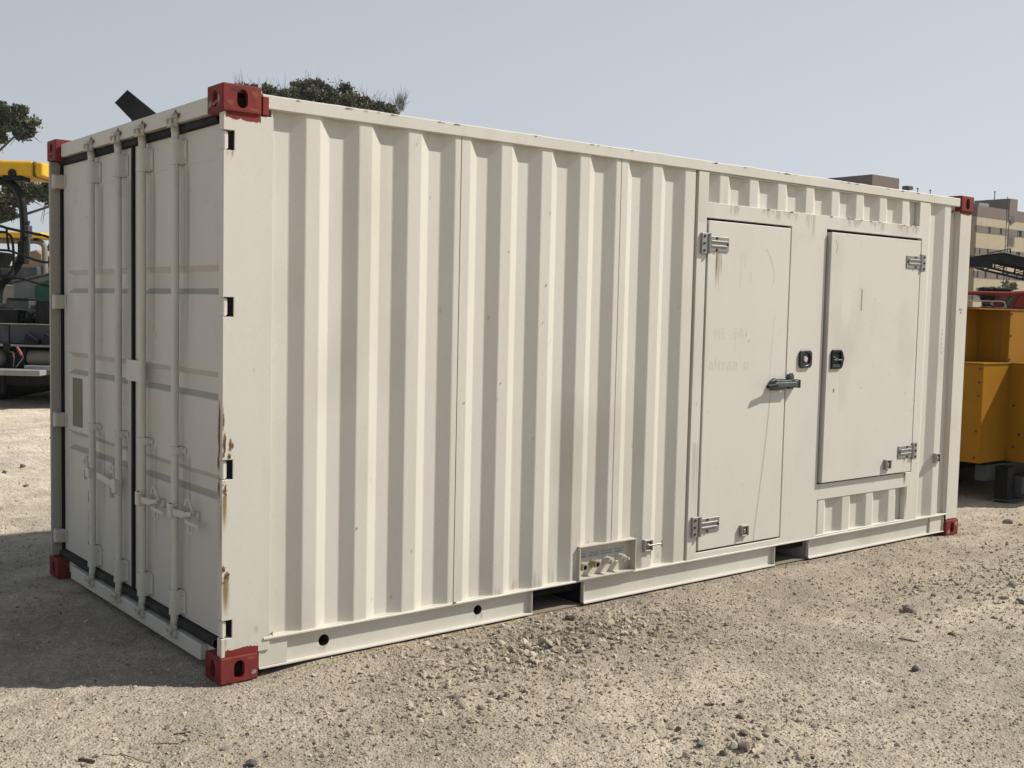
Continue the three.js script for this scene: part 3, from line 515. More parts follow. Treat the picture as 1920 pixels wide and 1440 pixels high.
{
  const z = rodsZ[2], y = 0.69;
  cp('lock_handle', [bx(0.0, 0.03, y - 0.04, y + 0.035, z - 0.03, z + 0.02, 0.005), ...flat([V(0.014, y + 0.002, z - 0.02), V(0.020, y + 0.016, z - 0.30)], 0.036, 0.012), bx(0.0, 0.03, y - 0.075, y - 0.02, z - 0.075, z - 0.06, 0.004)], M.creamDoor, doorL);
  for (const [zc, yc] of [[z - 0.155, y + 0.068], [rodsZ[3] - 0.165, y + 0.056]]) {
    cp('handle_catch', [new THREE.TorusGeometry(0.022, 0.010, 8, 16).rotateY(Math.PI / 2).translate(DF - 0.016, yc, zc), bx(DF - 0.014, DF, yc - 0.028, yc + 0.028, zc - 0.032, zc + 0.06, 0.005), tube([V(0.045, yc, zc + 0.055), V(0.03, yc - 0.004, zc + 0.085), V(0.028, yc - 0.028, zc + 0.095), V(0.03, yc - 0.045, zc + 0.095)], 0.008, 8, 20)], M.creamDoor, doorL);
  }
  const z3 = rodsZ[3]; cp('lock_handle', bx(0.0, 0.03, y - 0.01, y + 0.045, z3 - 0.035, z3 + 0.022, 0.005), M.creamDoor, doorL); cp('handle_stub', [bx(0.004, 0.02, y - 0.03, y + 0.02, z3 - 0.075, z3 - 0.062, 0.003), bx(0.004, 0.018, y - 0.012, y, z3 - 0.10, z3 - 0.06, 0.003)], M.creamDoor, doorL);
}

// access doors on the long side
const tall = label(cp('access_door', plateZ(rectPts(3.071, 3.856, 0.224, 2.219), [], -0.030, -0.001, 0.003), M.creamDoor), 'tall narrow access door with lever latch');
const wide = label(cp('access_door', plateZ(rectPts(4.260, 5.334, 0.546, 2.219), [], -0.030, 0.022, 0.003), M.creamDoor), 'wide access door with black paddle latch');
function hinge(par, x, y, dir, z) {        // x: pivot line; strap runs in dir from it
  const X = (a, b) => [Math.min(x + dir * a, x + dir * b), Math.max(x + dir * a, x + dir * b)], t = par === wide ? 0.022 : -0.001;
  cp('door_hinge', [bx(...X(-0.062, 0.0), y - 0.062, y + 0.062, -0.005, z + 0.006, 0.003), cyl(V(x, y - 0.06, z + 0.006), V(x, y + 0.06, z + 0.006), 0.0115, 0.0115, 12), bx(...X(0.008, 0.186), y - 0.044, y + 0.046, t, t + 0.007, 0.003), bx(...X(0.02, 0.165), y - 0.018, y - 0.006, t + 0.006, t + 0.014, 0.004), bx(...X(0.02, 0.165), y + 0.010, y + 0.022, t + 0.006, t + 0.014, 0.004)], M.steel, par);
  const bolts = [[-0.042, 0.042, z + 0.006], [-0.042, -0.042, z + 0.006], [-0.044, 0.0, z + 0.006], [0.075, 0.036, t + 0.007], [0.075, -0.034, t + 0.007], [0.172, 0.002, t + 0.007]];
  for (const [a, b, c] of bolts) cp('hinge_bolt', cyl(V(x + dir * a, y + b, c), V(x + dir * a, y + b, c + 0.006), 0.0085, 0.007, 8), M.bolt, par);
}
hinge(tall, 3.066, 2.080, 1, 0.006); hinge(tall, 3.066, 0.375, 1, 0.006);
hinge(wide, 5.338, 2.062, -1, 0.020); hinge(wide, 5.338, 0.695, -1, 0.020);
// lever latch
cp('latch', [plateZ([[3.685, 1.198], [3.70, 1.185], [3.80, 1.185], [3.83, 1.20], [3.835, 1.24], [3.82, 1.262], [3.72, 1.262], [3.69, 1.245]], [], 0.0, 0.032, 0.004), bx(3.69, 3.905, 1.206, 1.238, 0.032, 0.056, 0.006), bx(3.705, 3.86, 1.238, 1.250, 0.030, 0.050, 0.004)], M.latch, tall);
cp('latch_tip', cyl(V(3.71, 1.221, 0.046), V(3.605, 1.214, 0.060), 0.0135, 0.012, 10), M.black, tall);
label(cp('latch_keeper', [bx(3.868, 3.91, 1.19, 1.285, -0.005, 0.030, 0.006), bx(3.905, 3.952, 1.200, 1.245, -0.005, 0.042, 0.004), bx(3.945, 3.956, 1.196, 1.250, -0.005, 0.048, 0.003), cyl(V(3.888, 1.255, 0.02), V(3.888, 1.292, 0.02), 0.014, 0.012, 10)], M.latch), 'keeper of the lever latch on the door frame');
// round-cornered black lock dish
function rrect(x0, x1, y0, y1, r) { const p = []; for (const [cx, cy, a] of [[x1 - r, y1 - r, 0], [x0 + r, y1 - r, 90], [x0 + r, y0 + r, 180], [x1 - r, y0 + r, 270]]) for (let k = 0; k <= 6; k++) { const t = (a + k * 15) * Math.PI / 180; p.push([cx + r * Math.cos(t), cy + r * Math.sin(t)]); } return p; }
const dish = label(cp('lock_escutcheon', [plateZ(rrect(3.988, 4.118, 1.322, 1.438, 0.028), [circ(4.053, 1.381, 0.046, 0.042)], -0.005, 0.012, 0.004), cyl(V(4.053, 1.381, -0.006), V(4.053, 1.381, 0.0015), 0.047, 0.047, 24)], rough(0.4, { color: col(0.012, 0.013, 0.013), side: THREE.DoubleSide })), 'black rounded lock plate between the access doors');
cp('lock_cylinder', cyl(V(4.050, 1.380, 0.0), V(4.050, 1.380, 0.011), 0.020, 0.018, 18), rough(0.5, { color: col(0.52, 0.40, 0.39) }), dish);
// paddle latch of the wide door
cp('paddle_latch', [plateZ([[4.300, 1.312], [4.405, 1.312], [4.422, 1.325], [4.440, 1.38], [4.422, 1.425], [4.405, 1.440], [4.312, 1.440], [4.300, 1.428]], [rectPts(4.315, 4.400, 1.330, 1.424).reverse()], 0.022, 0.036, 0.003), bx(4.31, 4.40, 1.325, 1.43, 0.0225, 0.026, 0)], M.black, wide);
cp('latch_paddle', [bx(4.318, 4.412, 1.366, 1.378, 0.026, 0.042, 0.004), bx(4.318, 4.398, 1.334, 1.340, 0.026, 0.034, 0.002), cyl(V(4.315, 1.395, 0.028), V(4.36, 1.374, 0.038), 0.006), cyl(V(4.425, 1.387, 0.034), V(4.425, 1.387, 0.040), 0.010, 0.008, 10)], M.latch, wide);
// small steel door stays
function stay(par, x, y, z, dir) {
  cp('door_stay', [bx(x - 0.037, x + 0.037, y - 0.036, y + 0.036, z, z + 0.005, 0.002), bx(x - 0.037, x - 0.026, y - 0.036, y + 0.036, z, z + 0.026, 0.003), bx(x + 0.024, x + 0.036, y - 0.032, y + 0.032, z, z + 0.022, 0.003), bx(x - 0.03, x + 0.03, y + 0.024, y + 0.035, z, z + 0.022, 0.003), bx(x - 0.024, x + 0.02, y - 0.034, y - 0.026, z, z + 0.020, 0.003), bx(x - 0.008, x + 0.012, y - 0.016, y + 0.010, z, z + 0.016, 0.003),
    ...(dir ? [cyl(V(x, y, z + 0.018), V(x + dir * 0.10, y + 0.004, z + 0.03), 0.0055, 0.0055, 8), cyl(V(x + dir * 0.10, y - 0.016, z + 0.03), V(x + dir * 0.10, y + 0.022, z + 0.03), 0.006, 0.006, 8)] : [])], M.steel, par);
}
stay(tall, 3.486, 0.306, -0.001, 0); stay(wide, 5.016, 0.620, 0.022, 0); stay(box, 2.632, 0.310, -0.010, 1); stay(box, 5.722, 0.616, -0.010, -0.4);

// hose connection box
{
  const a = 2.090, b = 2.528, y0 = 0.184, y1 = 0.366, zf = 0.012, zb = -0.040;
  const jag = []; for (let i = 0; i <= 30; i++) { const x = a + (b - a) * i / 30; jag.push([x, zf + 0.0016 * vn(x * 40, 2)]); }
  const hb = label(cp('hose_box', [bx(a, b, y0, y1, zb - 0.003, zb, 0), plateY([[b, zb], ...jag.slice().reverse(), [a, zb]].reverse(), y1 - 0.005, y1), bx(a, a + 0.005, y0, y1 - 0.005, zb, zf - 0.001, 0), bx(b - 0.005, b, y0, y1 - 0.005, zb, zf - 0.001, 0), bx(a, b, y0 - 0.006, y0, zb, zf - 0.002, 0)], M.creamRust), 'recessed box with four hose connections');
  const ptz = zb;
  [[2.135, 0.244, 0], [2.230, 0.250, 0], [2.335, 0.257, 1], [2.435, 0.262, 2]].forEach(([x, y, k]) => {
    const r = 0.020, g = [new THREE.CylinderGeometry(r, r, 0.05, 18, 1, true).rotateX(Math.PI / 2).translate(x, y, ptz + 0.025), new THREE.RingGeometry(r * 0.72, r, 18).translate(x, y, ptz + 0.05), new THREE.CylinderGeometry(r * 0.72, r * 0.72, 0.045, 18, 1, true).rotateX(Math.PI / 2).translate(x, y, ptz + 0.027), new THREE.CylinderGeometry(r + 0.004, r + 0.004, 0.006, 18).rotateX(Math.PI / 2).translate(x, y, ptz + 0.003)];
    const p = cp('hose_pipe', g, k ? M.cream : rough(0.6, { color: k ? col(0.5, 0.46, 0.38) : col(0.30, 0.25, 0.17), side: THREE.DoubleSide }), hb);
    cp('pipe_bore', cyl(V(x, y, ptz + 0.003), V(x, y, k ? ptz + 0.012 : ptz + 0.04), r * 0.71, r * 0.71, 16), M.dark, hb);
    if (k) cp('pipe_plug', [cyl(V(x, y, ptz + 0.045), V(x, y, ptz + 0.064), 0.014, 0.012, 6), k === 2 ? cyl(V(x + 0.002, y, ptz + 0.06), V(x + 0.012, y + 0.002, ptz + 0.078), 0.010, 0.009, 8) : bx(x + 0.004, x + 0.024, y - 0.002, y + 0.008, ptz + 0.068, ptz + 0.078, 0.002)], k === 2 ? rough(0.4, { color: col(0.55, 0.52, 0.48), metalness: 0.4 }) : M.creamRust, hb);
  });
  const strip = canvasMat(1024, 160, (c, w, h) => {
    c.fillStyle = 'rgba(176,182,184,0.85)'; c.fillRect(0, 0, w, h); c.fillStyle = 'rgb(38,38,44)'; c.textAlign = 'center';
    [['FUEL TANK', 'IN DRAIN'], ['FUEL TANK', 'FUEL INLET'], ['ENGINE RADIATOR', 'COOLANT HOSE'], ['ENGINE OIL', 'DRAIN']].forEach(([a, b], i) => { const x = 118 + i * 262; c.font = 'bold 36px sans-serif'; c.fillText(a, x, 62, 235); c.font = 'bold 50px sans-serif'; c.fillText(b, x, 128, 220); });
  });
  cp('pipe_label_strip', quadZ(2.094, 2.480, 0.2835, 0.320, zb + 0.0015), strip, hb, true);
}

// writing and marks
cp('lettering', quadZ(5.708, 5.736, 1.385, 1.60, -0.0082), canvasMat(64, 512, (c) => { c.fillStyle = 'rgba(58,54,50,0.9)'; c.font = 'bold 46px sans-serif'; c.textAlign = 'center'; ['2', '5', '4', '5', '7', '4'].forEach((t, i) => c.fillText(t, 32 + (5 - i) * 1, 62 + i * 82)); }), box, true);
cp('lettering', quadZ(5.935, 5.985, 1.70, 1.748, -0.0026), canvasMat(128, 128, (c) => { c.fillStyle = 'rgba(60,58,54,0.85)'; c.font = 'bold 54px sans-serif'; c.textAlign = 'center'; c.fillText('NE 8', 62, 52); c.fillText('49', 74, 112); }), box, true);
cp('faded_lettering', quadZ(3.08, 3.848, 1.25, 2.15, 0.0008), canvasMat(768, 900, (c, w, h) => {
  c.font = 'bold 96px sans-serif'; c.fillStyle = 'rgba(112,104,86,0.07)'; c.fillText('HE  EA', 60, 640, 520); c.fillStyle = 'rgba(112,104,86,0.09)'; c.fillText('altraa  o', 20, 830, 700);
  c.strokeStyle = 'rgba(90,80,66,0.35)'; c.lineWidth = 2; for (const [x, a, b] of [[300, 110, 330], [335, 120, 200], [395, 230, 290], [270, 600, 720]]) { c.beginPath(); c.moveTo(x, a); c.lineTo(x - 6, b); c.stroke(); }
  c.strokeStyle = 'rgba(120,110,92,0.30)'; c.lineWidth = 5; c.beginPath(); c.arc(380, 260, 240, -0.9, 0.1); c.stroke();
  c.strokeStyle = 'rgba(110,100,82,0.30)'; c.lineWidth = 3; c.beginPath(); c.moveTo(640, 480); c.lineTo(610, 900); c.stroke();
}), tall, true);
cp('scuff_mark', quadZ(3.55, 3.72, 0.23, 1.21, 0.0008), canvasMat(128, 512, (c) => { c.strokeStyle = 'rgba(92,84,68,0.55)'; c.lineWidth = 3; c.beginPath(); c.moveTo(118, 0); c.bezierCurveTo(110, 160, 70, 300, 30, 512); c.stroke(); }), tall, true);
cp('scuff_mark', quadZ(4.27, 5.32, 0.56, 2.21, 0.0236), canvasMat(512, 800, (c) => {
  c.fillStyle = 'rgba(120,112,96,0.6)'; c.fillRect(172, 172, 5, 72); c.fillStyle = 'rgba(60,54,46,0.75)'; c.fillRect(36, 500, 5, 12); c.fillRect(190, 500, 3, 3);
  c.strokeStyle = 'rgba(100,92,76,0.6)'; c.lineWidth = 2; c.beginPath(); c.moveTo(18, 20); c.lineTo(30, 40); c.lineTo(22, 60); c.stroke();
  const r = rng(9); for (let i = 0; i < 60; i++) { c.fillStyle = `rgba(80,72,58,${0.15 + 0.35 * r()})`; c.fillRect(r() * 512, r() * 800, 1 + 3 * r(), 1 + 3 * r()); }
  
}), wide, true);
{ // rust, chips and run-off dirt
  const side = (kind, i, x0, x1, y0, y1, z, par) => cp(kind === 'rust' || kind === 'drip' ? 'rust_stain' : kind === 'chip' ? 'rust_chip' : 'dirt_streak', quadZ(x0, x1, y0, y1, z), ST[kind][i], par, true);
  // under the rounded holes, hinges, frame corners
  side('grime', 0, 0.495, 0.555, 0.040, 0.085, -0.0328); side('grime', 1, 1.385, 1.465, 0.040, 0.09, -0.0328);
  side('rust', 0, 3.10, 3.22, 1.66, 2.036, 0.0007, tall); side('drip', 1, 3.142, 3.165, 1.80, 2.036, 0.0009, tall); side('rust', 1, 5.21, 5.31, 0.553, 0.652, 0.0232, wide); side('drip', 0, 5.285, 5.322, 0.432, 0.534, -0.0034); side('drip', 1, 5.322, 5.342, 0.18, 0.44, -0.0034);
  side('rust', 0, 4.246, 4.266, 0.185, 0.43, -0.0036); side('grime', 2, 4.252, 4.275, 0.43, 0.53, -0.0036);
  for (const [x, w, h, i] of [[3.25, 0.14, 0.09, 0], [3.55, 0.22, 0.09, 1], [3.74, 0.2, 0.08, 2], [4.0, 0.12, 0.2, 1], [4.45, 0.25, 0.08, 0], [4.72, 0.2, 0.085, 1], [5.02, 0.2, 0.085, 2], [5.24, 0.14, 0.085, 0]]) side('grime', i, x, x + w, 2.325 - h, 2.3255, -0.0036);
  side('grime', 2, 2.985, 3.05, 0.2, 0.9, -0.0036); 
  for (const [a, b, h, z, i] of [[1.637, 1.700, 0.09, -0.0452, 0], [1.772, 1.836, 0.12, -0.0092, 1], [1.906, 1.971, 0.13, -0.0452, 2], [2.043, 2.09, 0.10, -0.0092, 0], [1.506, 1.568, 0.07, -0.0092, 2]]) { const q = cp('dirt_streak', new THREE.PlaneGeometry(b - a, h).rotateZ(Math.PI).translate((a + b) / 2, Y0 + h / 2, z), ST.grime[i], box, true); label(q, 'dirt splashed on the foot of the wall'); }
  side('rust', 2, 5.83, 5.895, 2.36, 2.49, -0.0448);
  // rusted edge of the near corner post
  side('chip', 0, 0.002, 0.022, 0.985, 1.11, -0.0029); side('chip', 1, 0.03, 0.056, 1.02, 1.09, -0.0029); side('chip', 2, 0.026, 0.044, 0.985, 1.02, -0.0029); side('chip', 3, 0.002, 0.03, 0.82, 0.90, -0.0029); side('chip', 0, 0.002, 0.044, 0.44, 0.50, -0.0029); side('chip', 2, 0.0, 0.02, 0.49, 0.53, -0.0029); side('drip', 0, 0.004, 0.046, 0.285, 0.475, -0.0028); side('drip', 1, 0.004, 0.030, 0.66, 0.84, -0.0028); side('rust', 2, 0.002, 0.03, 0.125, 0.21, -0.0029); side('chip', 1, 0.002, 0.012, 1.1, 1.24, -0.0029); side('rust', 1, 0.006, 0.05, 2.25, 2.315, -0.0029);
  side('chip', 3, 0.225, 0.255, 0.178, 0.205, -0.0022); side('chip', 1, 1.232, 1.262, 0.172, 0.19, 0.0026); side('chip', 0, 5.83, 5.87, 2.455, 2.485, -0.0445);
  // worn paint on the castings
  const wear = (c, n) => rough(0.8, { map: (() => { const q = rng(n), t = dataTex(96, (u, v) => { const d = Math.hypot((u - 0.5) * 2, (v - 0.5) * 2) + 0.55 * fbm(u * 3 + n, v * 3, 3); return [...c.map(toS), 150 * sst(0.85, 0.15, d)]; }); t.wrapS = t.wrapT = THREE.ClampToEdgeWrapping; return t; })(), transparent: true, depthWrite: false, polygonOffset: true, polygonOffsetFactor: -2 });
  const wo = wear([0.30, 0.085, 0.045], 3), wp = wear([0.42, 0.36, 0.31], 8), wd = wear([0.09, 0.03, 0.025], 12);
  for (const [x0, x1, y0, y1, m] of [[0.0, 0.05, 2.485, 2.53, wo], [0.11, 0.165, 2.52, 2.585, wo], [0.02, 0.09, 2.55, 2.588, wd], [0.10, 0.17, 2.476, 2.50, wo], [0.13, 0.172, 0.02, 0.05, wp], [0.01, 0.06, 0.004, 0.03, wd], [0.10, 0.165, 0.085, 0.115, wo], [5.90, 5.95, 0.01, 0.05, wp], [6.0, 6.055, 0.06, 0.11, wp]]) cp('worn_paint', quadZ(x0, x1, y0, y1, DX + 0.0009), m, box, true);
  for (const [z0, z1, y0, y1, m] of [[-0.15, -0.09, 2.49, 2.53, wp], [-0.05, -0.01, 2.50, 2.55, wp], [-0.09, -0.03, 2.55, 2.585, wo], [-0.14, -0.08, 0.02, 0.06, wd], [-0.06, -0.01, 0.07, 0.11, wo]]) cp('worn_paint', quadX(z0, z1, y0, y1, -DX - 0.0009), m, box, true);
  // scuffs on the ribs and rail chips
  const r = rng(303);
  const outers = [0.43, 0.70, 0.975, 1.28, 1.535, 1.803, 2.075, 2.37, 2.63, 2.9];
  for (let k = 0; k < 11; k++) { const x = outers[Math.floor(r() * outers.length)] + (r() - 0.5) * 0.05, y = 0.25 + 2.1 * r(), s = 0.003 + 0.006 * r() ** 2; side('chip', k % 4, x - s * 0.5, x + s * 0.5, y, y + s * (1 + 1.5 * r()), -0.0086); }
  for (let k = 0; k < 34; k++) { const x = 0.25 + 5.5 * r(), s = 0.004 + 0.010 * r(); side('chip', k % 4, x, x + s * (2 + 4 * r()), 2.560 - s * 0.4, 2.560 + s * 0.2, 0.0013); }
  for (let k = 0; k < 12; k++) { const x = 3.0 + 2.3 * r(); side('chip', k % 4, x, x + 0.03 + 0.03 * r(), 2.318, 2.327, -0.0036); }
  const endq = (kind, i, z0, z1, y0, y1, x, par) => cp(kind === 'rust' || kind === 'drip' ? 'rust_stain' : kind === 'chip' ? 'rust_chip' : 'dirt_streak', quadX(z0, z1, y0, y1, x), ST[kind][i], par, true);
  for (const z of rodsZ) { endq('grime', 0, z + 0.01, z + 0.12, 1.0, 2.31, DF - 0.0008, z > -1.2 ? doorR : doorL); endq('grime', 1, z + 0.0, z + 0.12, 0.3, 0.95, DF - 0.0008, z > -1.2 ? doorR : doorL); endq('grime', 2, z - 0.03, z + 0.09, 0.038, 0.108, 0.0208); endq('chip', 1, z - 0.02, z + 0.09, 2.492, 2.555, 0.0208); }
  endq('chip', 2, -1.955, -1.86, 0.36, 0.66, DF - 0.0008, doorL); endq('chip', 0, -1.95, -1.88, 0.22, 0.46, DF - 0.0008, doorL); endq('chip', 0, -0.049, -0.02, 0.9, 1.25, 0.0012); endq('chip', 3, -0.049, -0.02, 0.8, 0.95, 0.0012); endq('rust', 1, -0.049, -0.01, 0.3, 0.8, 0.0012);
  for (let k = 0; k < 8; k++) { const z = -0.2 - 2.1 * r(), y = 0.3 + 2 * r(), s = 0.004 + 0.008 * r(); endq('chip', k % 4, z, z + s, y, y + s * 1.4, DF - 0.0008, z > -1.2 ? doorR : doorL); }
}
// raised exhaust flap on the roof
{
  const fl = label(cp('exhaust_flap', plateZ([[-0.112, 0.035], [-0.026, -0.052], [0.0, -0.2], [0.15, -0.2], [0.15, -0.047], [-0.046, 0.106]], [], -0.009, 0.009, 0.003).rotateY(-0.55).translate(0.184, 2.681, -1.508), M.charcoal), 'raised black exhaust flap on the roof');
  cp('exhaust_stub', [cyl(V(0.28, 2.54, -1.46), V(0.28, 2.60, -1.46), 0.07, 0.07, 18)], M.charcoal, fl);
}

// ------------------------------------------------------------------ trees and shrubs
function foliage(clumps, n, size, seed, tones, stretch = 1.6) {   // small bent leaves scattered through the clumps, denser near their skins
  const r = rng(seed), P = [], C = [], vol = clumps.map((c) => c[3] * c[3] * (c[4] ?? 1)), tot = vol.reduce((a, b) => a + b, 0), a = V(), b = V(), nn = V();
  clumps.forEach(([cx, cy, cz, R, fl = 0.75], k) => {
    const m = Math.round(n * vol[k] / tot), subs = Array.from({ length: 9 + Math.round(R * 7) }, () => { const t = r() * 6.283, u = r() * 2 - 1, q = Math.sqrt(1 - u * u), d = R * (0.45 + 0.5 * r()); return [cx + q * Math.cos(t) * d, cy + u * d * fl, cz + q * Math.sin(t) * d, R * (0.18 + 0.26 * r()), tones[Math.floor(r() * tones.length)]]; });
    for (let i = 0; i < m; i++) {
      const s = subs[Math.floor(r() * subs.length)], t = r() * 6.283, u = r() * 2 - 1, q = Math.sqrt(1 - u * u), d = s[3] * Math.pow(r(), 0.45) * (r() < 0.08 ? 1.6 : 1);
      const x = s[0] + q * Math.cos(t) * d, y = s[1] + u * d * 0.8, z = s[2] + q * Math.sin(t) * d, L = size * (0.6 + 0.8 * r()), w = L / stretch * 0.5;
      a.set(r() - 0.5, r() * 0.7 - 0.2, r() - 0.5).normalize(); nn.set(r() - 0.5, r() - 0.2, r() - 0.5); b.copy(a).cross(nn).normalize(); nn.copy(a).cross(b);
      const tip = [x + a.x * L, y + a.y * L, z + a.z * L], m1 = [x + a.x * L * 0.45 + b.x * w, y + a.y * L * 0.45 + b.y * w, z + a.z * L * 0.45 + b.z * w], m2 = [x + a.x * L * 0.45 - b.x * w, y + a.y * L * 0.45 - b.y * w, z + a.z * L * 0.45 - b.z * w];
      P.push(x, y, z, ...m1, ...tip, x, y, z, ...tip, ...m2);
      const f = 0.7 + 0.6 * r(); for (let c = 0; c < 6; c++) C.push(s[4][0] * f, s[4][1] * f, s[4][2] * f);
    }
  });
  const g = new THREE.BufferGeometry(); g.setAttribute('position', new THREE.Float32BufferAttribute(P, 3)); g.setAttribute('color', new THREE.Float32BufferAttribute(C, 3)); g.computeVertexNormals(); return g;
}
const LEAF = new THREE.MeshPhysicalMaterial({ roughness: 0.9, vertexColors: true, side: THREE.DoubleSide, transmission: 0.22, thickness: 0 });
const BARK = rough(0.95, { map: rep(paintTex([0.15, 0.125, 0.10], 71, 0.35, [0.06, 0.05, 0.04], 2), 0.8) });
const TWIG = rough(0.95, { color: col(0.14, 0.12, 0.105) });
function limb(pts, r0, r1) { const c = new THREE.CatmullRomCurve3(pts), out = [], n = Math.max(4, pts.length * 3); for (let i = 0; i < n; i++) { const a = c.getPoint(i / n), b = c.getPoint((i + 1) / n); out.push(cyl(a, b, r0 + (r1 - r0) * i / n, r0 + (r1 - r0) * (i + 1) / n, 7)); } return out; }
function tree(name, lab, at, clumps, n, size, seed, tones, limbs, twigs, group) {
  const t = thing(name, lab, 'tree', at, 0, group), o = at;
  const tr = mesh('trunk', limbs[0], BARK, t, o);
  if (limbs.length > 1) mesh('limb', limbs.slice(1).flat(), BARK, t, o).userData.kind = 'stuff';
  const g = foliage(clumps, n, size, seed, tones); g.translate(-o[0], -o[1], -o[2]);
  const cr = new THREE.Mesh(g, LEAF); cr.name = numbered('crown'); cr.castShadow = cr.receiveShadow = true; t.add(cr);
  if (twigs) { const tw = mesh('bare_twigs', twigs, TWIG, t, o); tw.userData.kind = 'stuff'; }
  return t;
}
const G1 = [[0.062, 0.078, 0.032], [0.090, 0.102, 0.044], [0.044, 0.058, 0.026], [0.120, 0.124, 0.064]];
const G2 = [[0.076, 0.086, 0.038], [0.105, 0.108, 0.052], [0.052, 0.062, 0.030], [0.135, 0.124, 0.070]];
{
  const r = rng(5), cl = [[8.38, 7.2, -33.92, 0.5], [8.05, 7.55, -34.25, 0.65], [7.75, 7.15, -34.5, 0.55], [7.35, 7.5, -34.8, 0.75], [6.4, 7.3, -35.3, 1.1], [8.35, 4.95, -31.25, 0.7, 0.6], [7.75, 4.85, -31.6, 0.65, 0.65], [8.95, 4.8, -30.9, 0.7, 0.6], [7.2, 4.85, -32.1, 0.65], [6.5, 4.6, -32.6, 0.8], [7.25, 4.1, -32.0, 0.42, 0.7], [6.6, 3.9, -32.4, 0.6], [5.2, 8.6, -35.6, 1.6], [3.2, 7.2, -36.2, 1.6], [4.6, 5.6, -34.4, 1.3], [2.8, 5.2, -35.2, 1.4]];
  const T = V(4.3, 0, -35.4), F = V(4.5, 3.2, -35.3), limbs = [limb([T, V(4.35, 1.6, -35.4), F], 0.32, 0.24)];
  for (const c of cl) limbs.push(limb([F, V((F.x + c[0]) / 2, (F.y + c[1]) / 2 - 0.25, (F.z + c[2]) / 2), V(c[0], c[1] - 0.1, c[2])], 0.085, 0.03));
  const tw = []; for (let i = 0; i < 60; i++) { const c = cl[Math.floor(r() * 12)], a = V(c[0], c[1] - 0.1, c[2]), d = V(r() - 0.4, r() - 0.75, r() - 0.5).normalize().multiplyScalar(c[3] * 1.35); tw.push(cyl(a, a.clone().add(d), 0.014, 0.006, 4)); }
  tree('tree', 'tall loose tree with spreading green branches behind the paving machine', [4.3, 0, -35.4], cl, 130000, 0.12, 91, G1, limbs, tw);
}
{
  const r = rng(6), cl = [[17.9, 10.0, -38.1, 0.6], [18.6, 9.85, -37.6, 0.75], [19.35, 9.85, -37.0, 0.7], [20.1, 10.15, -36.4, 0.85], [20.9, 9.85, -35.7, 0.85], [21.7, 9.6, -35.0, 0.85], [22.35, 9.35, -34.5, 0.7], [19.0, 8.8, -37.1, 1.2], [20.4, 8.9, -36.0, 1.4], [21.8, 8.5, -35.0, 1.2], [17.6, 8.9, -38.3, 1.1], [20.3, 6.8, -36.0, 1.7], [18.6, 6.8, -37.2, 1.4], [21.9, 6.5, -35.2, 1.3]];
  const F = V(20.2, 4.2, -36.1), limbs = [limb([V(20.2, 0, -36.1), V(20.15, 2.2, -36.1), F], 0.36, 0.26)];
  for (const c of cl) limbs.push(limb([F, V((F.x + c[0]) / 2, (F.y + c[1]) / 2, (F.z + c[2]) / 2), V(c[0], c[1], c[2])], 0.1, 0.03));
  const tw = []; for (let i = 0; i < 330; i++) { const q = r(), c = q < 0.28 ? [22.85, 9.6, -34.05, 0.55] : cl[Math.floor(r() * 7)], a = V(c[0] + (r() - 0.5) * c[3] * 0.8, c[1] + (r() - 0.3) * c[3] * 0.8, c[2] + (r() - 0.5) * c[3] * 0.8), d = V((r() - 0.5) * 0.9 + (q < 0.28 ? 0.15 : 0), 0.3 + 0.7 * r(), (r() - 0.5) * 0.9).normalize().multiplyScalar(0.3 + 0.45 * r()); tw.push(cyl(a, a.clone().add(d), 0.009, 0.004, 3)); }
  tree('tree', 'wide dark green tree with bare twig ends rising behind the container roof', [20.2, 0, -36.1], cl, 110000, 0.12, 92, G2, limbs, tw);
}
{
  const cl = [[28.55, 8.15, -29.4, 0.26, 1], [28.52, 7.7, -29.4, 0.4, 1], [28.5, 6.8, -29.4, 0.8, 1], [28.5, 5.4, -29.4, 1.1, 1], [28.5, 4.0, -29.4, 1.2, 1]];
  tree('tree', 'slim tree whose dark tip just shows above the middle of the container roof', [28.5, 0, -29.4], cl, 9000, 0.12, 93, G2, [limb([V(28.5, 0, -29.4), V(28.5, 3, -29.4), V(28.5, 7.8, -29.4)], 0.16, 0.04)]);
  const c2 = [[22.5, 4.9, -79.0, 0.7, 1], [22.3, 4.0, -79.2, 1.1], [23.6, 3.6, -78.3, 1.3], [22.8, 2.6, -78.8, 1.5]];
  tree('tree', 'small dark distant tree on the horizon left of the container doors', [22.6, 0, -79.0], c2, 7000, 0.26, 94, G2, [limb([V(22.6, 0, -79), V(22.6, 2, -79), V(22.5, 4.4, -79)], 0.2, 0.06)]);
  const pale = [[0.10, 0.12, 0.06], [0.16, 0.17, 0.11], [0.06, 0.08, 0.04], [0.30, 0.28, 0.22]];
  const c3 = [[56.0, 3.1, -26.1, 0.5, 0.7], [56.4, 3.35, -25.7, 0.42, 0.7], [55.5, 3.0, -26.5, 0.42, 0.7], [56.0, 2.3, -26.1, 0.8]];
  const s = tree('flowering_shrub', 'pale-leaved shrub in front of the striped building, above the red pipework', [56.0, 0, -26.1], c3, 2600, 0.20, 95, pale, [limb([V(56, 0, -26.1), V(56, 1.2, -26.1), V(56, 2.8, -26.1)], 0.08, 0.04)]); s.userData.category = 'shrub';
}

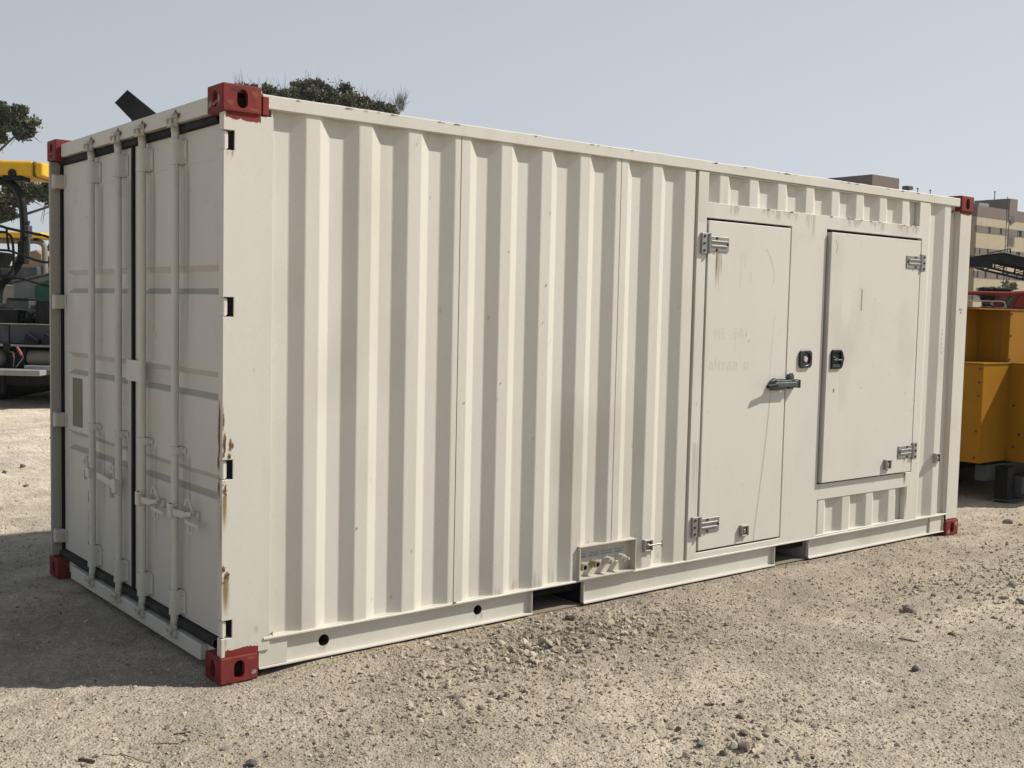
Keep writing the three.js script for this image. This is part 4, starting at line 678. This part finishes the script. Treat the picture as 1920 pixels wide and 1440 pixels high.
// ------------------------------------------------------------------ paving machine on the left
const YEL = matte(0.5, { map: rep(paintTex([0.66, 0.39, 0.03], 81, 0.06, [0.3, 0.2, 0.05], 0.5), 1.2) });
const MGREY = matte(0.6, { map: rep(paintTex([0.055, 0.060, 0.068], 82, 0.15, [0.2, 0.18, 0.15], 1), 1.0) });
const LGREY = rough(0.65, { map: rep(paintTex([0.24, 0.245, 0.24], 83, 0.14, [0.12, 0.11, 0.09], 1), 1.0) });
const MBLK = matte(0.6, { map: rep(paintTex([0.011, 0.0115, 0.0125], 84, 0.25, [0.05, 0.045, 0.04], 1), 0.8) });
const DUSTY = rough(0.8, { map: rep(paintTex([0.17, 0.155, 0.13], 85, 0.2, [0.08, 0.07, 0.06], 1), 0.8) });
const GREEN = rough(0.5, { map: rep(paintTex([0.012, 0.115, 0.07], 86, 0.12, [0.1, 0.12, 0.1], 0.6), 0.9) });
{
  const T = thing('asphalt_paver', 'asphalt paving machine with yellow canopy, black roof post and grey screed beyond the container doors', 'paving machine', [2.84, 0, -13.35], -0.678);
  const p = (n, g, m, par = T) => mesh(n, g, m, par);
  // canopy: moulded roof with a groove, its front edge toward the yard
  const cano = p('canopy', [bx(-2.6, -0.135, 3.555, 3.80, -1.5, -0.6, 0.05), bx(-0.12, 0.02, 3.55, 3.785, -1.48, -0.6, 0.045), bx(-2.58, 0.0, 3.60, 3.77, -1.46, -0.62, 0.03)], YEL);
  p('canopy_gasket', bx(-0.137, -0.118, 3.55, 3.79, -1.49, -0.597, 0.004), rough(0.8, { color: col(0.1, 0.07, 0.02) }), cano);
  p('post_mount', [cyl(V(-0.46, 3.60, -0.72), V(-0.46, 3.60, -0.585), 0.065, 0.065, 18), bx(-0.62, -0.30, 3.49, 3.57, -0.9, -0.60, 0.02)], MBLK, cano);
  p('canopy_post', [new THREE.TubeGeometry(new THREE.CatmullRomCurve3([V(-1.2, 3.50, -0.7), V(-0.66, 3.48, -0.7), V(-0.47, 3.40, -0.7), V(-0.37, 3.22, -0.7), V(-0.335, 2.95, -0.7), V(-0.33, 2.6, -0.7), V(-0.36, 2.36, -0.7), V(-0.48, 2.10, -0.7), V(-0.70, 1.85, -0.7), V(-0.75, 1.5, -0.7)]), 70, 0.066, 4, false), bx(-0.40, -0.285, 2.2, 2.55, -0.78, -0.62, 0.01)], MBLK);
  p('post_bracket', [bx(-0.29, -0.22, 2.62, 2.80, -0.76, -0.62, 0.012), cyl(V(-0.25, 2.80, -0.68), V(-0.235, 2.87, -0.68), 0.015), bx(-0.285, -0.235, 2.38, 2.60, -0.72, -0.66, 0.008)], MGREY);
  p('seat', [bx(-0.9, -0.42, 1.98, 2.12, -0.6, -0.15, 0.04), plateZ([[-0.95, 2.0], [-0.55, 2.0], [-0.40, 2.34], [-0.5, 2.36]], [], -0.55, -0.2, 0.02)], MBLK);
  for (const [pts, r] of [[[[-1.2, 2.86], [-0.5, 2.74], [-0.29, 2.725], [-0.2, 2.70], [-0.05, 2.67], [0.19, 2.63], [0.42, 2.58], [0.52, 2.52], [0.54, 2.35]], 0.021], [[[-1.2, 2.70], [-0.29, 2.64], [-0.18, 2.62], [-0.12, 2.55], [-0.095, 2.36], [-0.10, 2.13], [-0.15, 2.03], [-0.30, 1.98], [-1.2, 1.92]], 0.020], [[[-1.2, 2.40], [-0.29, 2.37], [-0.13, 2.355], [0.06, 2.29], [0.3, 2.215], [0.46, 2.21], [0.54, 2.30]], 0.018], [[[-0.23, 1.97], [0.02, 1.95], [0.26, 1.885], [0.46, 1.84], [0.9, 1.74]], 0.017], [[[-0.195, 2.69], [-0.18, 2.5], [-0.16, 2.36]], 0.018], [[[0.54, 2.5], [0.545, 2.0], [0.55, 1.7]], 0.018]])
    p('guard_rail', tube(pts.map(([x, y]) => V(x, y, 0.2)), r, 8), MBLK);
  p('hopper', [plateZ([[-0.73, 1.30], [1.4, 1.30], [1.4, 2.35], [-0.12, 2.05], [-0.73, 1.90]], [], -2.6, -1.2, 0.01)], LGREY);
  p('hopper_deck', plateZ([[-0.74, 1.905], [-0.12, 2.055], [1.4, 2.355], [1.4, 2.385], [-0.12, 2.085], [-0.74, 1.935]], [], -2.62, -1.17, 0.005), DUSTY);
  p('green_panel', plateZ([[-0.37, 1.45], [1.38, 1.45], [1.38, 2.27], [-0.10, 1.99], [-0.37, 1.86]], [], -1.2, -1.165, 0.008), GREEN);
  p('tool_box', [bx(-0.38, -0.02, 1.50, 1.62, -0.45, -0.15, 0.012)], MGREY);
  p('tool_box_lid', bx(-0.36, -0.015, 1.622, 1.66, -0.46, -0.14, 0.012), MBLK);
  p('cross_tube', cyl(V(-1.4, 1.535, -0.25), V(0.17, 1.535, -0.25), 0.035, 0.035, 12), MGREY); p('cross_tube', cyl(V(0.17, 1.53, -0.25), V(0.33, 1.53, -0.25), 0.026, 0.026, 12), LGREY);
  p('engine_cover', [bx(-1.5, -0.19, 1.265, 1.47, -0.9, -0.15, 0.015)], MBLK); p('control_cabinet', [bx(0.10, 0.75, 1.27, 1.63, -0.7, -0.1, 0.015)], MBLK);
  p('hydraulic_hoses', [[-0.1, 0.3], [-0.02, 0.22], [0.04, 0.26]].map(([x, h], i) => tube([V(x - 0.08, 1.27, -0.2), V(x - 0.03, 1.27 + h * 0.6, -0.22), V(x + 0.05, 1.27 + h * 0.5, -0.2), V(x + 0.1, 1.28, -0.18)], 0.014, 6, 20)), MBLK).userData.kind = 'stuff';
  p('screed_beam', [bx(-0.205, 1.6, 0.975, 1.255, -0.35, 0.1, 0.012)], MGREY); p('screed_beam', bx(-1.6, -0.222, 0.965, 1.25, -0.35, 0.1, 0.012), MGREY);
  p('screed_beam_cap', bx(-1.6, 1.6, 1.256, 1.272, -0.36, 0.115, 0.004), DUSTY);
  for (const x of [0.05, 0.335, 0.75]) p('gusset', plateZ([[x, 0.965], [x + 0.22, 0.965], [x + 0.22, 1.03], [x + 0.03, 1.145]], [], 0.10, 0.22, 0.006), MBLK);
  p('screed_ledge', bx(-1.6, 1.6, 0.93, 0.962, -0.2, 0.2, 0.006), LGREY);
  p('burner_box', [bx(-0.26, -0.15, 0.85, 0.97, -0.1, 0.22, 0.008)], MBLK);
  p('screed_drum', cyl(V(0.06, 0.76, 0.02), V(1.5, 0.76, 0.02), 0.115, 0.115, 20), DUSTY);
  label(p('screed_drum', cyl(V(-1.6, 0.75, 0.0), V(-0.42, 0.75, 0.0), 0.14, 0.14, 20), DUSTY), 'rounded drum at the left of the screed'); p('screed_drum', new THREE.SphereGeometry(0.14, 16, 10).scale(0.9, 1, 1).translate(-0.42, 0.75, 0), DUSTY);
  p('drive_housing', [bx(-0.17, 0.04, 0.62, 0.90, -0.1, 0.12, 0.01), bx(-0.42, -0.17, 0.60, 0.86, -0.3, 0.0, 0.01)], MBLK);
  p('lever', tube([V(-0.03, 0.92, 0.2), V(0.04, 0.82, 0.24), V(0.05, 0.76, 0.24), V(-0.06, 0.62, 0.22)], 0.009, 6, 20), LGREY); p('lever', tube([V(-0.28, 0.86, 0.16), V(-0.12, 0.84, 0.18), V(-0.105, 0.78, 0.18), V(-0.12, 0.62, 0.18)], 0.008, 6, 20), LGREY);
  const rag = rough(0.9, { color: col(0.42, 0.13, 0.10) }); p('lever_grip', flatBar(V(-0.04, 0.935, 0.23), V(0.045, 0.80, 0.25), 0.04), rag); p('lever_grip', flatBar(V(-0.115, 0.83, 0.19), V(-0.10, 0.755, 0.19), 0.03), rag);
  p('step_plate', [bx(-1.6, 0.44, 0.515, 0.60, 0.1, 0.55, 0.012)], LGREY); p('step_plate', [bx(0.10, 1.6, 0.585, 0.655, -0.05, 0.32, 0.012)], LGREY);
  p('screed_plate', [bx(-1.6, 1.6, 0.34, 0.50, -0.4, 0.05, 0.01)], MBLK);
  p('crawler_track', [bx(-1.2, -0.6, 0.02, 0.75, -3.4, -0.7, 0.2)], MBLK); p('crawler_track', bx(0.6, 1.2, 0.02, 0.75, -3.4, -0.7, 0.2), MBLK);
  p('chassis', [bx(-0.9, 1.3, 0.5, 1.35, -3.3, -0.5, 0.03), bx(-0.36, -0.30, 0.2, 0.5, 0.0, 0.1, 0.01)], MBLK);
}
function flatBar(a, b, w) { const d = b.clone().sub(a), g = new RoundedBoxGeometry(w, d.length(), 0.025, 1, 0.01); g.applyQuaternion(new THREE.Quaternion().setFromUnitVectors(V(0, 1, 0), d.normalize())); const c = a.clone().add(b).multiplyScalar(0.5); return g.translate(c.x, c.y, c.z); }
{
  const T = thing('road_roller', 'second yellow-roofed machine with grey roll bar standing behind the paving machine', 'road roller', [6.57, 0, -27.04], -0.678), p = (n, g, m) => mesh(n, g, m, T);
  p('canopy', bx(-2.2, 0.42, 3.27, 3.42, -1.3, 0.0, 0.04), YEL);
  p('roll_bar', tube([V(-1.9, 3.2, -0.5), V(-0.3, 3.2, -0.5), V(0.06, 3.21, -0.5), V(0.26, 3.12, -0.5), V(0.30, 2.9, -0.5), V(0.30, 2.2, -0.5), V(0.3, 1.5, -0.5)], 0.08, 8, 60), DUSTY);
  p('roof_lamp', [cyl(V(0.2, 3.2, -0.2), V(0.2, 3.29, -0.2), 0.08, 0.06, 12)], MBLK);
  p('engine_hood', [bx(-0.9, 0.24, 2.0, 2.52, -1.2, -0.2, 0.06)], MGREY); p('deck', bx(-1.6, 1.2, 1.4, 2.0, -1.4, 0.2, 0.04), DUSTY);
  p('roller_drum', cyl(V(-0.9, 0.7, -0.6), V(1.1, 0.7, -0.6), 0.7, 0.7, 28), MGREY); p('frame', bx(-1.0, 1.2, 0.6, 1.4, -1.3, 0.0, 0.04), MGREY);
  const E2 = thing('earth_mover', 'tan and orange-brown machine body far behind the paving machine', 'construction machine', [9.96, 0, -37.13], -0.678), TAN = rough(0.7, { color: col(0.24, 0.17, 0.11) }), q = (n, g, m) => mesh(n, g, m, E2);
  q('cab', [plateZ([[-1.1, 2.6], [-0.1, 2.6], [-0.1, 3.22], [-0.3, 3.38], [-0.9, 3.2], [-1.1, 3.1]], [], -1.2, 0, 0.03)], TAN); q('bucket', [plateZ([[-0.08, 2.4], [0.9, 2.4], [0.9, 3.14], [0.1, 3.16]], [], -1.0, 0.1, 0.03)], rough(0.7, { color: col(0.20, 0.10, 0.05) }));
  q('body', bx(-1.6, 1.4, 0.9, 2.5, -1.6, -0.1, 0.08), DUSTY); for (const x of [-1.1, 1.0]) q('wheel', cyl(V(x, 0.6, -0.4), V(x, 0.6, 0.15), 0.6, 0.6, 24), MBLK);
}

// ------------------------------------------------------------------ machines on the right
{
  const YB = matte(0.6, { map: rep(paintTex([0.25, 0.115, 0.004], 87, 0.07, [0.2, 0.12, 0.04], 0.6), 0.9) }), BK = MBLK;
  const T = thing('yellow_machine', 'yellow steel machine enclosure in stepped boxes on a black skid beyond the far corner', 'machine', [8.6, 0, -1.2]), off = [8.6, 0, -1.2], p = (n, g, m, par = T) => mesh(n, g, m, par, off);
  const lowA = p('lower_cabinet', bx(7.48, 7.96, 0.372, 1.262, -2.3, -0.61, 0.005), YB), lowB = p('lower_cabinet', bx(7.963, 9.8, 0.366, 1.262, -2.3, -0.14, 0.005), YB);
  p('cabinet_top', [bx(7.47, 9.8, 1.263, 1.274, -2.31, -0.60, 0.002), bx(7.953, 9.8, 1.263, 1.274, -0.60, -0.13, 0.002)], YB);
  const up = p('upper_cabinet', bx(7.97, 9.7, 1.275, 1.752, -2.2, -0.64, 0.004), YB); p('upper_cabinet', bx(7.40, 7.967, 1.275, 1.750, -2.2, -0.935, 0.004), YB);
  p('panel_seam', bx(7.966, 7.972, 1.28, 1.75, -0.725, -0.719, 0), rough(0.8, { color: col(0.16, 0.085, 0.015) }), up);
  p('roof_edge', [bx(7.395, 9.71, 1.753, 1.763, -2.21, -0.63, 0.002)], YB);
  for (const [y, z] of [[1.22, -0.64], [1.10, -0.645], [0.98, -0.645], [0.66, -0.65], [0.42, -0.66]]) p('cabinet_bolt', new THREE.CylinderGeometry(0.011, 0.011, 0.008, 8).rotateZ(Math.PI / 2).translate(7.478, y, z), M.bolt, lowA);
  for (const [y, z] of [[0.88, -0.56], [0.62, -0.50], [0.5, -0.55]]) p('cabinet_bolt', new THREE.CylinderGeometry(0.013, 0.013, 0.008, 8).rotateZ(Math.PI / 2).translate(7.961, y, z), M.bolt, lowB);
  for (const y of [1.72, 1.52, 1.30]) p('cabinet_bolt', new THREE.CylinderGeometry(0.011, 0.011, 0.008, 8).rotateX(Math.PI / 2).translate(7.99, y, -0.637), M.bolt, up);
  p('warning_sticker', [bx(7.477, 7.481, 0.40, 0.45, -0.88, -0.80, 0), bx(7.477, 7.481, 0.465, 0.50, -0.88, -0.815, 0)], rough(0.6, { color: col(0.42, 0.38, 0.02) }), lowA);
  p('skid_leg', [bx(7.80, 7.93, 0.0, 0.33, -0.62, -0.50, 0.006)], BK); p('foot_plate', [bx(7.79, 8.10, 0.015, 0.03, -0.66, -0.46, 0.003)], MGREY);
  p('skid_beam', [bx(7.62, 9.7, 0.20, 0.345, -0.72, -0.62, 0.006)], MGREY); p('skid_beam', bx(7.5, 9.7, 0.07, 0.20, -1.3, -1.2, 0.005), BK); p('skid_beam', bx(7.95, 9.7, 0.08, 0.24, -0.54, -0.44, 0.005), MGREY); p('skid_beam', bx(7.45, 9.7, 0.05, 0.25, -2.25, -2.15, 0.005), BK); p('oil_tank', bx(7.6, 9.6, 0.14, 0.36, -2.1, -1.35, 0.03), BK);
}
{
  const RED = matte(0.55, { map: rep(paintTex([0.20, 0.030, 0.022], 88, 0.2, [0.1, 0.04, 0.03], 1.5), 0.6) });
  const T = thing('red_machine', 'red machine with pipework and black rounded caps showing above the yellow enclosure', 'machine', [10.33, 0, -2.34], -0.678), p = (n, g, m) => mesh(n, g, m, T);
  p('boom_tube', [cyl(V(-1.4, 1.968, 0), V(0.45, 1.97, 0), 0.024, 0.024, 14), cyl(V(0.45, 1.97, 0), V(1.2, 2.03, 0), 0.026, 0.018, 14)], RED);
  p('rubber_cap', bx(0.135, 0.26, 1.99, 2.04, -0.14, 0.0, 0.02), MBLK); p('rubber_cap', bx(0.28, 0.48, 1.99, 2.038, -0.14, 0.0, 0.02), MBLK);
  p('winch_drum', [cyl(V(0.13, 1.925, -0.02), V(0.28, 1.925, -0.02), 0.035, 0.035, 16)], MBLK); p('bracket', [bx(0.17, 0.24, 1.83, 1.91, -0.1, 0.0, 0.008), bx(-1.2, 0.7, 1.74, 1.805, -0.3, 0.03, 0.01), plateZ([[0.30, 1.79], [0.42, 1.79], [0.36, 1.94], [0.32, 1.94]], [], -0.1, -0.04, 0.006)], RED);
  p('hand_rail', tube([V(-0.6, 1.875, 0.08), V(0.0, 1.875, 0.08), V(0.32, 1.875, 0.08), V(0.36, 1.86, 0.08), V(0.385, 1.80, 0.08)], 0.007, 6, 40), LGREY);
  p('hose', tube([V(0.2, 1.84, 0.06), V(0.26, 1.80, 0.09), V(0.33, 1.795, 0.10), V(0.37, 1.82, 0.08)], 0.013, 7, 24), MGREY); p('hose', tube([V(0.13, 1.83, 0.05), V(0.2, 1.835, 0.06), V(0.25, 1.82, 0.05)], 0.018, 7, 20), MBLK);
  p('red_housing', [plateZ([[0.50, 1.805], [1.3, 1.805], [1.3, 1.99], [0.56, 1.96]], [], -0.4, 0.0, 0.01)], RED); p('filter', [cyl(V(0.42, 1.82, -0.05), V(0.50, 1.93, -0.05), 0.035, 0.03, 12)], rough(0.7, { color: col(0.07, 0.085, 0.06) }));
  p('machine_body', [bx(-1.3, 1.4, 0.7, 1.74, -1.6, -0.1, 0.04)], RED); for (const x of [-0.9, 0.9]) p('wheel', cyl(V(x, 0.45, -0.7), V(x, 0.45, -0.35), 0.45, 0.45, 24), MBLK);
}
{
  const T = thing('conveyor_boom', 'black lattice conveyor boom sloping down in front of the striped building', 'conveyor', [26.49, 0, -11.3], -0.678), p = (n, g, m) => mesh(n, g, m, T), topY = (x) => x < 0.7 ? 3.35 + 0.13 * x : 3.441 - 0.2 * (x - 0.7), lowY = (x) => x < 0.4 ? 3.03 : 3.03 - 0.215 * (x - 0.4);
  p('end_box', [bx(-1.6, 0.46, 3.04, 3.33, -0.45, 0.35, 0.03)], MBLK);
  p('belt', [plateZ([[-1.7, 3.14], [0, 3.345], [0.7, 3.437], [5, 2.577], [5, 2.55], [0.7, 3.40], [0, 3.31], [-1.7, 3.10]], [], -0.42, 0.32, 0.004)], MBLK);
  p('belt_cover', [plateZ([[0.0, 3.352], [0.7, 3.444], [0.7, 3.458], [0.0, 3.366]], [], -0.45, 0.36, 0.002), plateZ([[0.72, 3.443], [5, 2.587], [5, 2.60], [0.72, 3.457]], [], -0.45, 0.36, 0.002)], LGREY);
  for (const z of [-0.40, 0.31]) {
    p('top_chord', [cyl(V(-0.1, topY(-0.1) - 0.06, z), V(0.7, topY(0.7) - 0.06, z), 0.035, 0.035, 8), cyl(V(0.7, topY(0.7) - 0.06, z), V(5, topY(5) - 0.06, z), 0.035, 0.035, 8)], MBLK);
    p('side_plate', plateZ([[0.44, 3.16], [0.7, 3.19], [5, 2.33], [5, 2.56], [0.7, 3.40], [0.44, 3.38]], [], z - 0.01, z + 0.01, 0), MBLK);
    p('bottom_chord', cyl(V(0.3, lowY(0.4) + 0.02, z), V(5, lowY(5), z), 0.03, 0.03, 8), MBLK);
    for (let i = 0; i < 8; i++) { const x = 0.5 + i * 0.55; p('lattice_bar', cyl(V(x, lowY(x), z), V(x + 0.03, topY(x) - 0.2, z), 0.022, 0.022, 6), MBLK); p('lattice_bar', cyl(V(x + 0.03, lowY(x + 0.03), z), V(x + 0.53, topY(x + 0.53) - 0.24, z), 0.016, 0.016, 6), MBLK); }
  }
  p('hydraulic_strut', cyl(V(0.35, 3.42, 0.2), V(0.95, 3.56, 0.2), 0.015, 0.015, 6), MBLK); p('hydraulic_strut', cyl(V(0.95, 3.56, 0.2), V(0.97, 3.38, 0.2), 0.02, 0.02, 6), MBLK);
  for (const x of [-1.3, 4.7]) p('support_leg', [cyl(V(x, 0, -0.3), V(x, 3.1 - Math.max(0, x) * 0.12, -0.3), 0.06, 0.06, 8), cyl(V(x, 0, 0.25), V(x, 3.1 - Math.max(0, x) * 0.12, 0.25), 0.06, 0.06, 8)], MBLK);
}

// ------------------------------------------------------------------ striped building far behind
{
  const BEI = rough(0.9, { map: rep(paintTex([0.36, 0.31, 0.205], 96, 0.09, [0.25, 0.2, 0.14], 2), 7) }), BRN = rough(0.9, { map: rep(paintTex([0.13, 0.098, 0.08], 97, 0.08, [0.1, 0.08, 0.07], 2), 7) }), GLS = rough(0.2, { color: col(0.03, 0.032, 0.035) }), FRM = rough(0.7, { color: col(0.22, 0.2, 0.18) });
  const Z = -79.5, o = [160, 0, -85], T = thing('office_building', 'long flat-roofed building with beige walls and brown window bands', 'building', o), p = (n, g, m, par = T) => mesh(n, g, m, par, o);
  const wall = p('wall', [bx(150.9, 235, 0, 16.4, Z - 16, Z - 0.25, 0), bx(96, 149.2, 0, 16.3, Z - 16, Z - 1.6, 0), bx(149.2, 150.9, 0, 16.0, Z - 16, Z - 4, 0)], BEI);
  p('parapet', [bx(150.85, 235, 16.4, 17.93, Z - 16, Z, 0)], BRN); p('parapet', bx(96, 149.2, 16.3, 17.85, Z - 16, Z - 1.5, 0), BRN); p('parapet', bx(149.2, 150.85, 16.0, 17.6, Z - 16, Z - 3.9, 0), BRN);
  for (const [y0, y1] of [[15.12, 16.4], [11.9, 14.15], [8.62, 10.98], [5.3, 7.62], [0, 4.3]]) p('wall_course', bx(150.88, 235, y0, y1, Z - 0.25, Z - 0.06, 0), BEI);
  const rows = [[14.15, 15.12, [[154.4, 0.75], [157.7, 0.75], [163.3, 1.35], [166.8, 0.75], [170.2, 0.75]]], [10.98, 11.9, [[152.0, 0.35], [154.25, 0.65], [157.85, 0.75], [163.2, 1.3], [166.6, 0.75], [170, 0.75]]], [7.62, 8.62, [[151.7, 0.4], [153.9, 0.7], [157.3, 0.7], [163.0, 1.3], [166.4, 0.75], [169.8, 0.75]]], [4.3, 5.3, [[153.9, 0.7], [157.3, 0.7], [163.0, 1.3], [166.4, 0.75]]]];
  for (const [y0, y1, ws] of rows) {
    const b = p('brown_band', plateZ(rectPts(150.87, 235, y0, y1), ws.map(([x, w]) => rectPts(x - w / 2, x + w / 2, y0 + 0.04, y1 - 0.04).reverse()), Z - 0.25, Z, 0), BRN);
    for (const [x, w] of ws) { p('window', bx(x - w / 2, x + w / 2, y0 + 0.04, y1 - 0.04, Z - 0.3, Z - 0.2, 0), GLS, b); p('window_frame', bx(x - 0.04, x + 0.04, y0 + 0.04, y1 - 0.04, Z - 0.2, Z - 0.14, 0), FRM, b); }
  }
  for (const y of [14.15, 10.98, 7.62, 4.3]) p('brown_band', bx(96, 149.2, y, y + 0.95, Z - 1.6, Z - 1.5, 0), BRN);
  const tw = p('stair_tower', [plateZ(rectPts(159.75, 162.05, 16.4, 19.6), [], Z - 5.5, Z + 0.12, 0), bx(159.9, 161.9, 12.6, 14.1, Z - 0.06, Z + 0.02, 0)], BRN);
  p('window', bx(160.3, 161.2, 16.0, 17.1, Z - 0.05, Z + 0.14, 0), GLS, tw); p('window', bx(160.35, 161.35, 12.85, 13.9, Z - 0.05, Z + 0.05, 0), GLS, tw); p('window', bx(160.3, 161.1, 6.2, 7.4, Z - 0.3, Z - 0.04, 0), GLS, tw);
  p('roof_house', [bx(124.45, 130.6, 17.8, 19.92, Z - 7.6, Z, 0)], BRN);
  p('roof_equipment', [bx(141.6, 143.0, 17.8, 19.4, -86.5, -85.2, 0.05), bx(142.1, 143.4, 19.9, 20.4, -86.3, -85.3, 0.05), cyl(V(142.6, 17.8, -85.6), V(142.6, 20.3, -85.6), 0.12, 0.12, 8), cyl(V(143.2, 19.4, -85.4), V(144.0, 19.6, -85.1), 0.25, 0.1, 8)], MGREY);
  for (const [x, z, y] of [[143.9, -84.9, 20.1], [145.2, -83.7, 19.9], [158.6, -81.2, 20.6]]) p('roof_pole', [cyl(V(x, 17.8, z), V(x, y, z), 0.07, 0.07, 6), bx(x - 0.14, x + 0.14, y - 0.08, y + 0.06, z - 0.1, z + 0.1, 0)], MGREY);
  p('air_unit', [bx(153.4, 156.2, 17.9, 18.6, Z - 2.6, Z - 1.2, 0.05)], FRM);
  const P = thing('lattice_mast', 'thin grey lattice mast standing before the striped building', 'mast', [134.6, 0, -66.5]), q = (n, g) => mesh(n, g, MGREY, P);
  for (const x of [-0.35, 0.35]) q('mast_leg', cyl(V(x, 0, 0), V(x * (x < 0 ? 1 : 0.9), x < 0 ? 17 : 14.2, 0), 0.05, 0.05, 6)); for (let i = 0; i < 14; i++) q('mast_rung', cyl(V(-0.35, 0.6 + i, 0), V(0.33, 1.3 + i, 0), 0.025, 0.025, 5));
}
renderer.render(scene, camera);
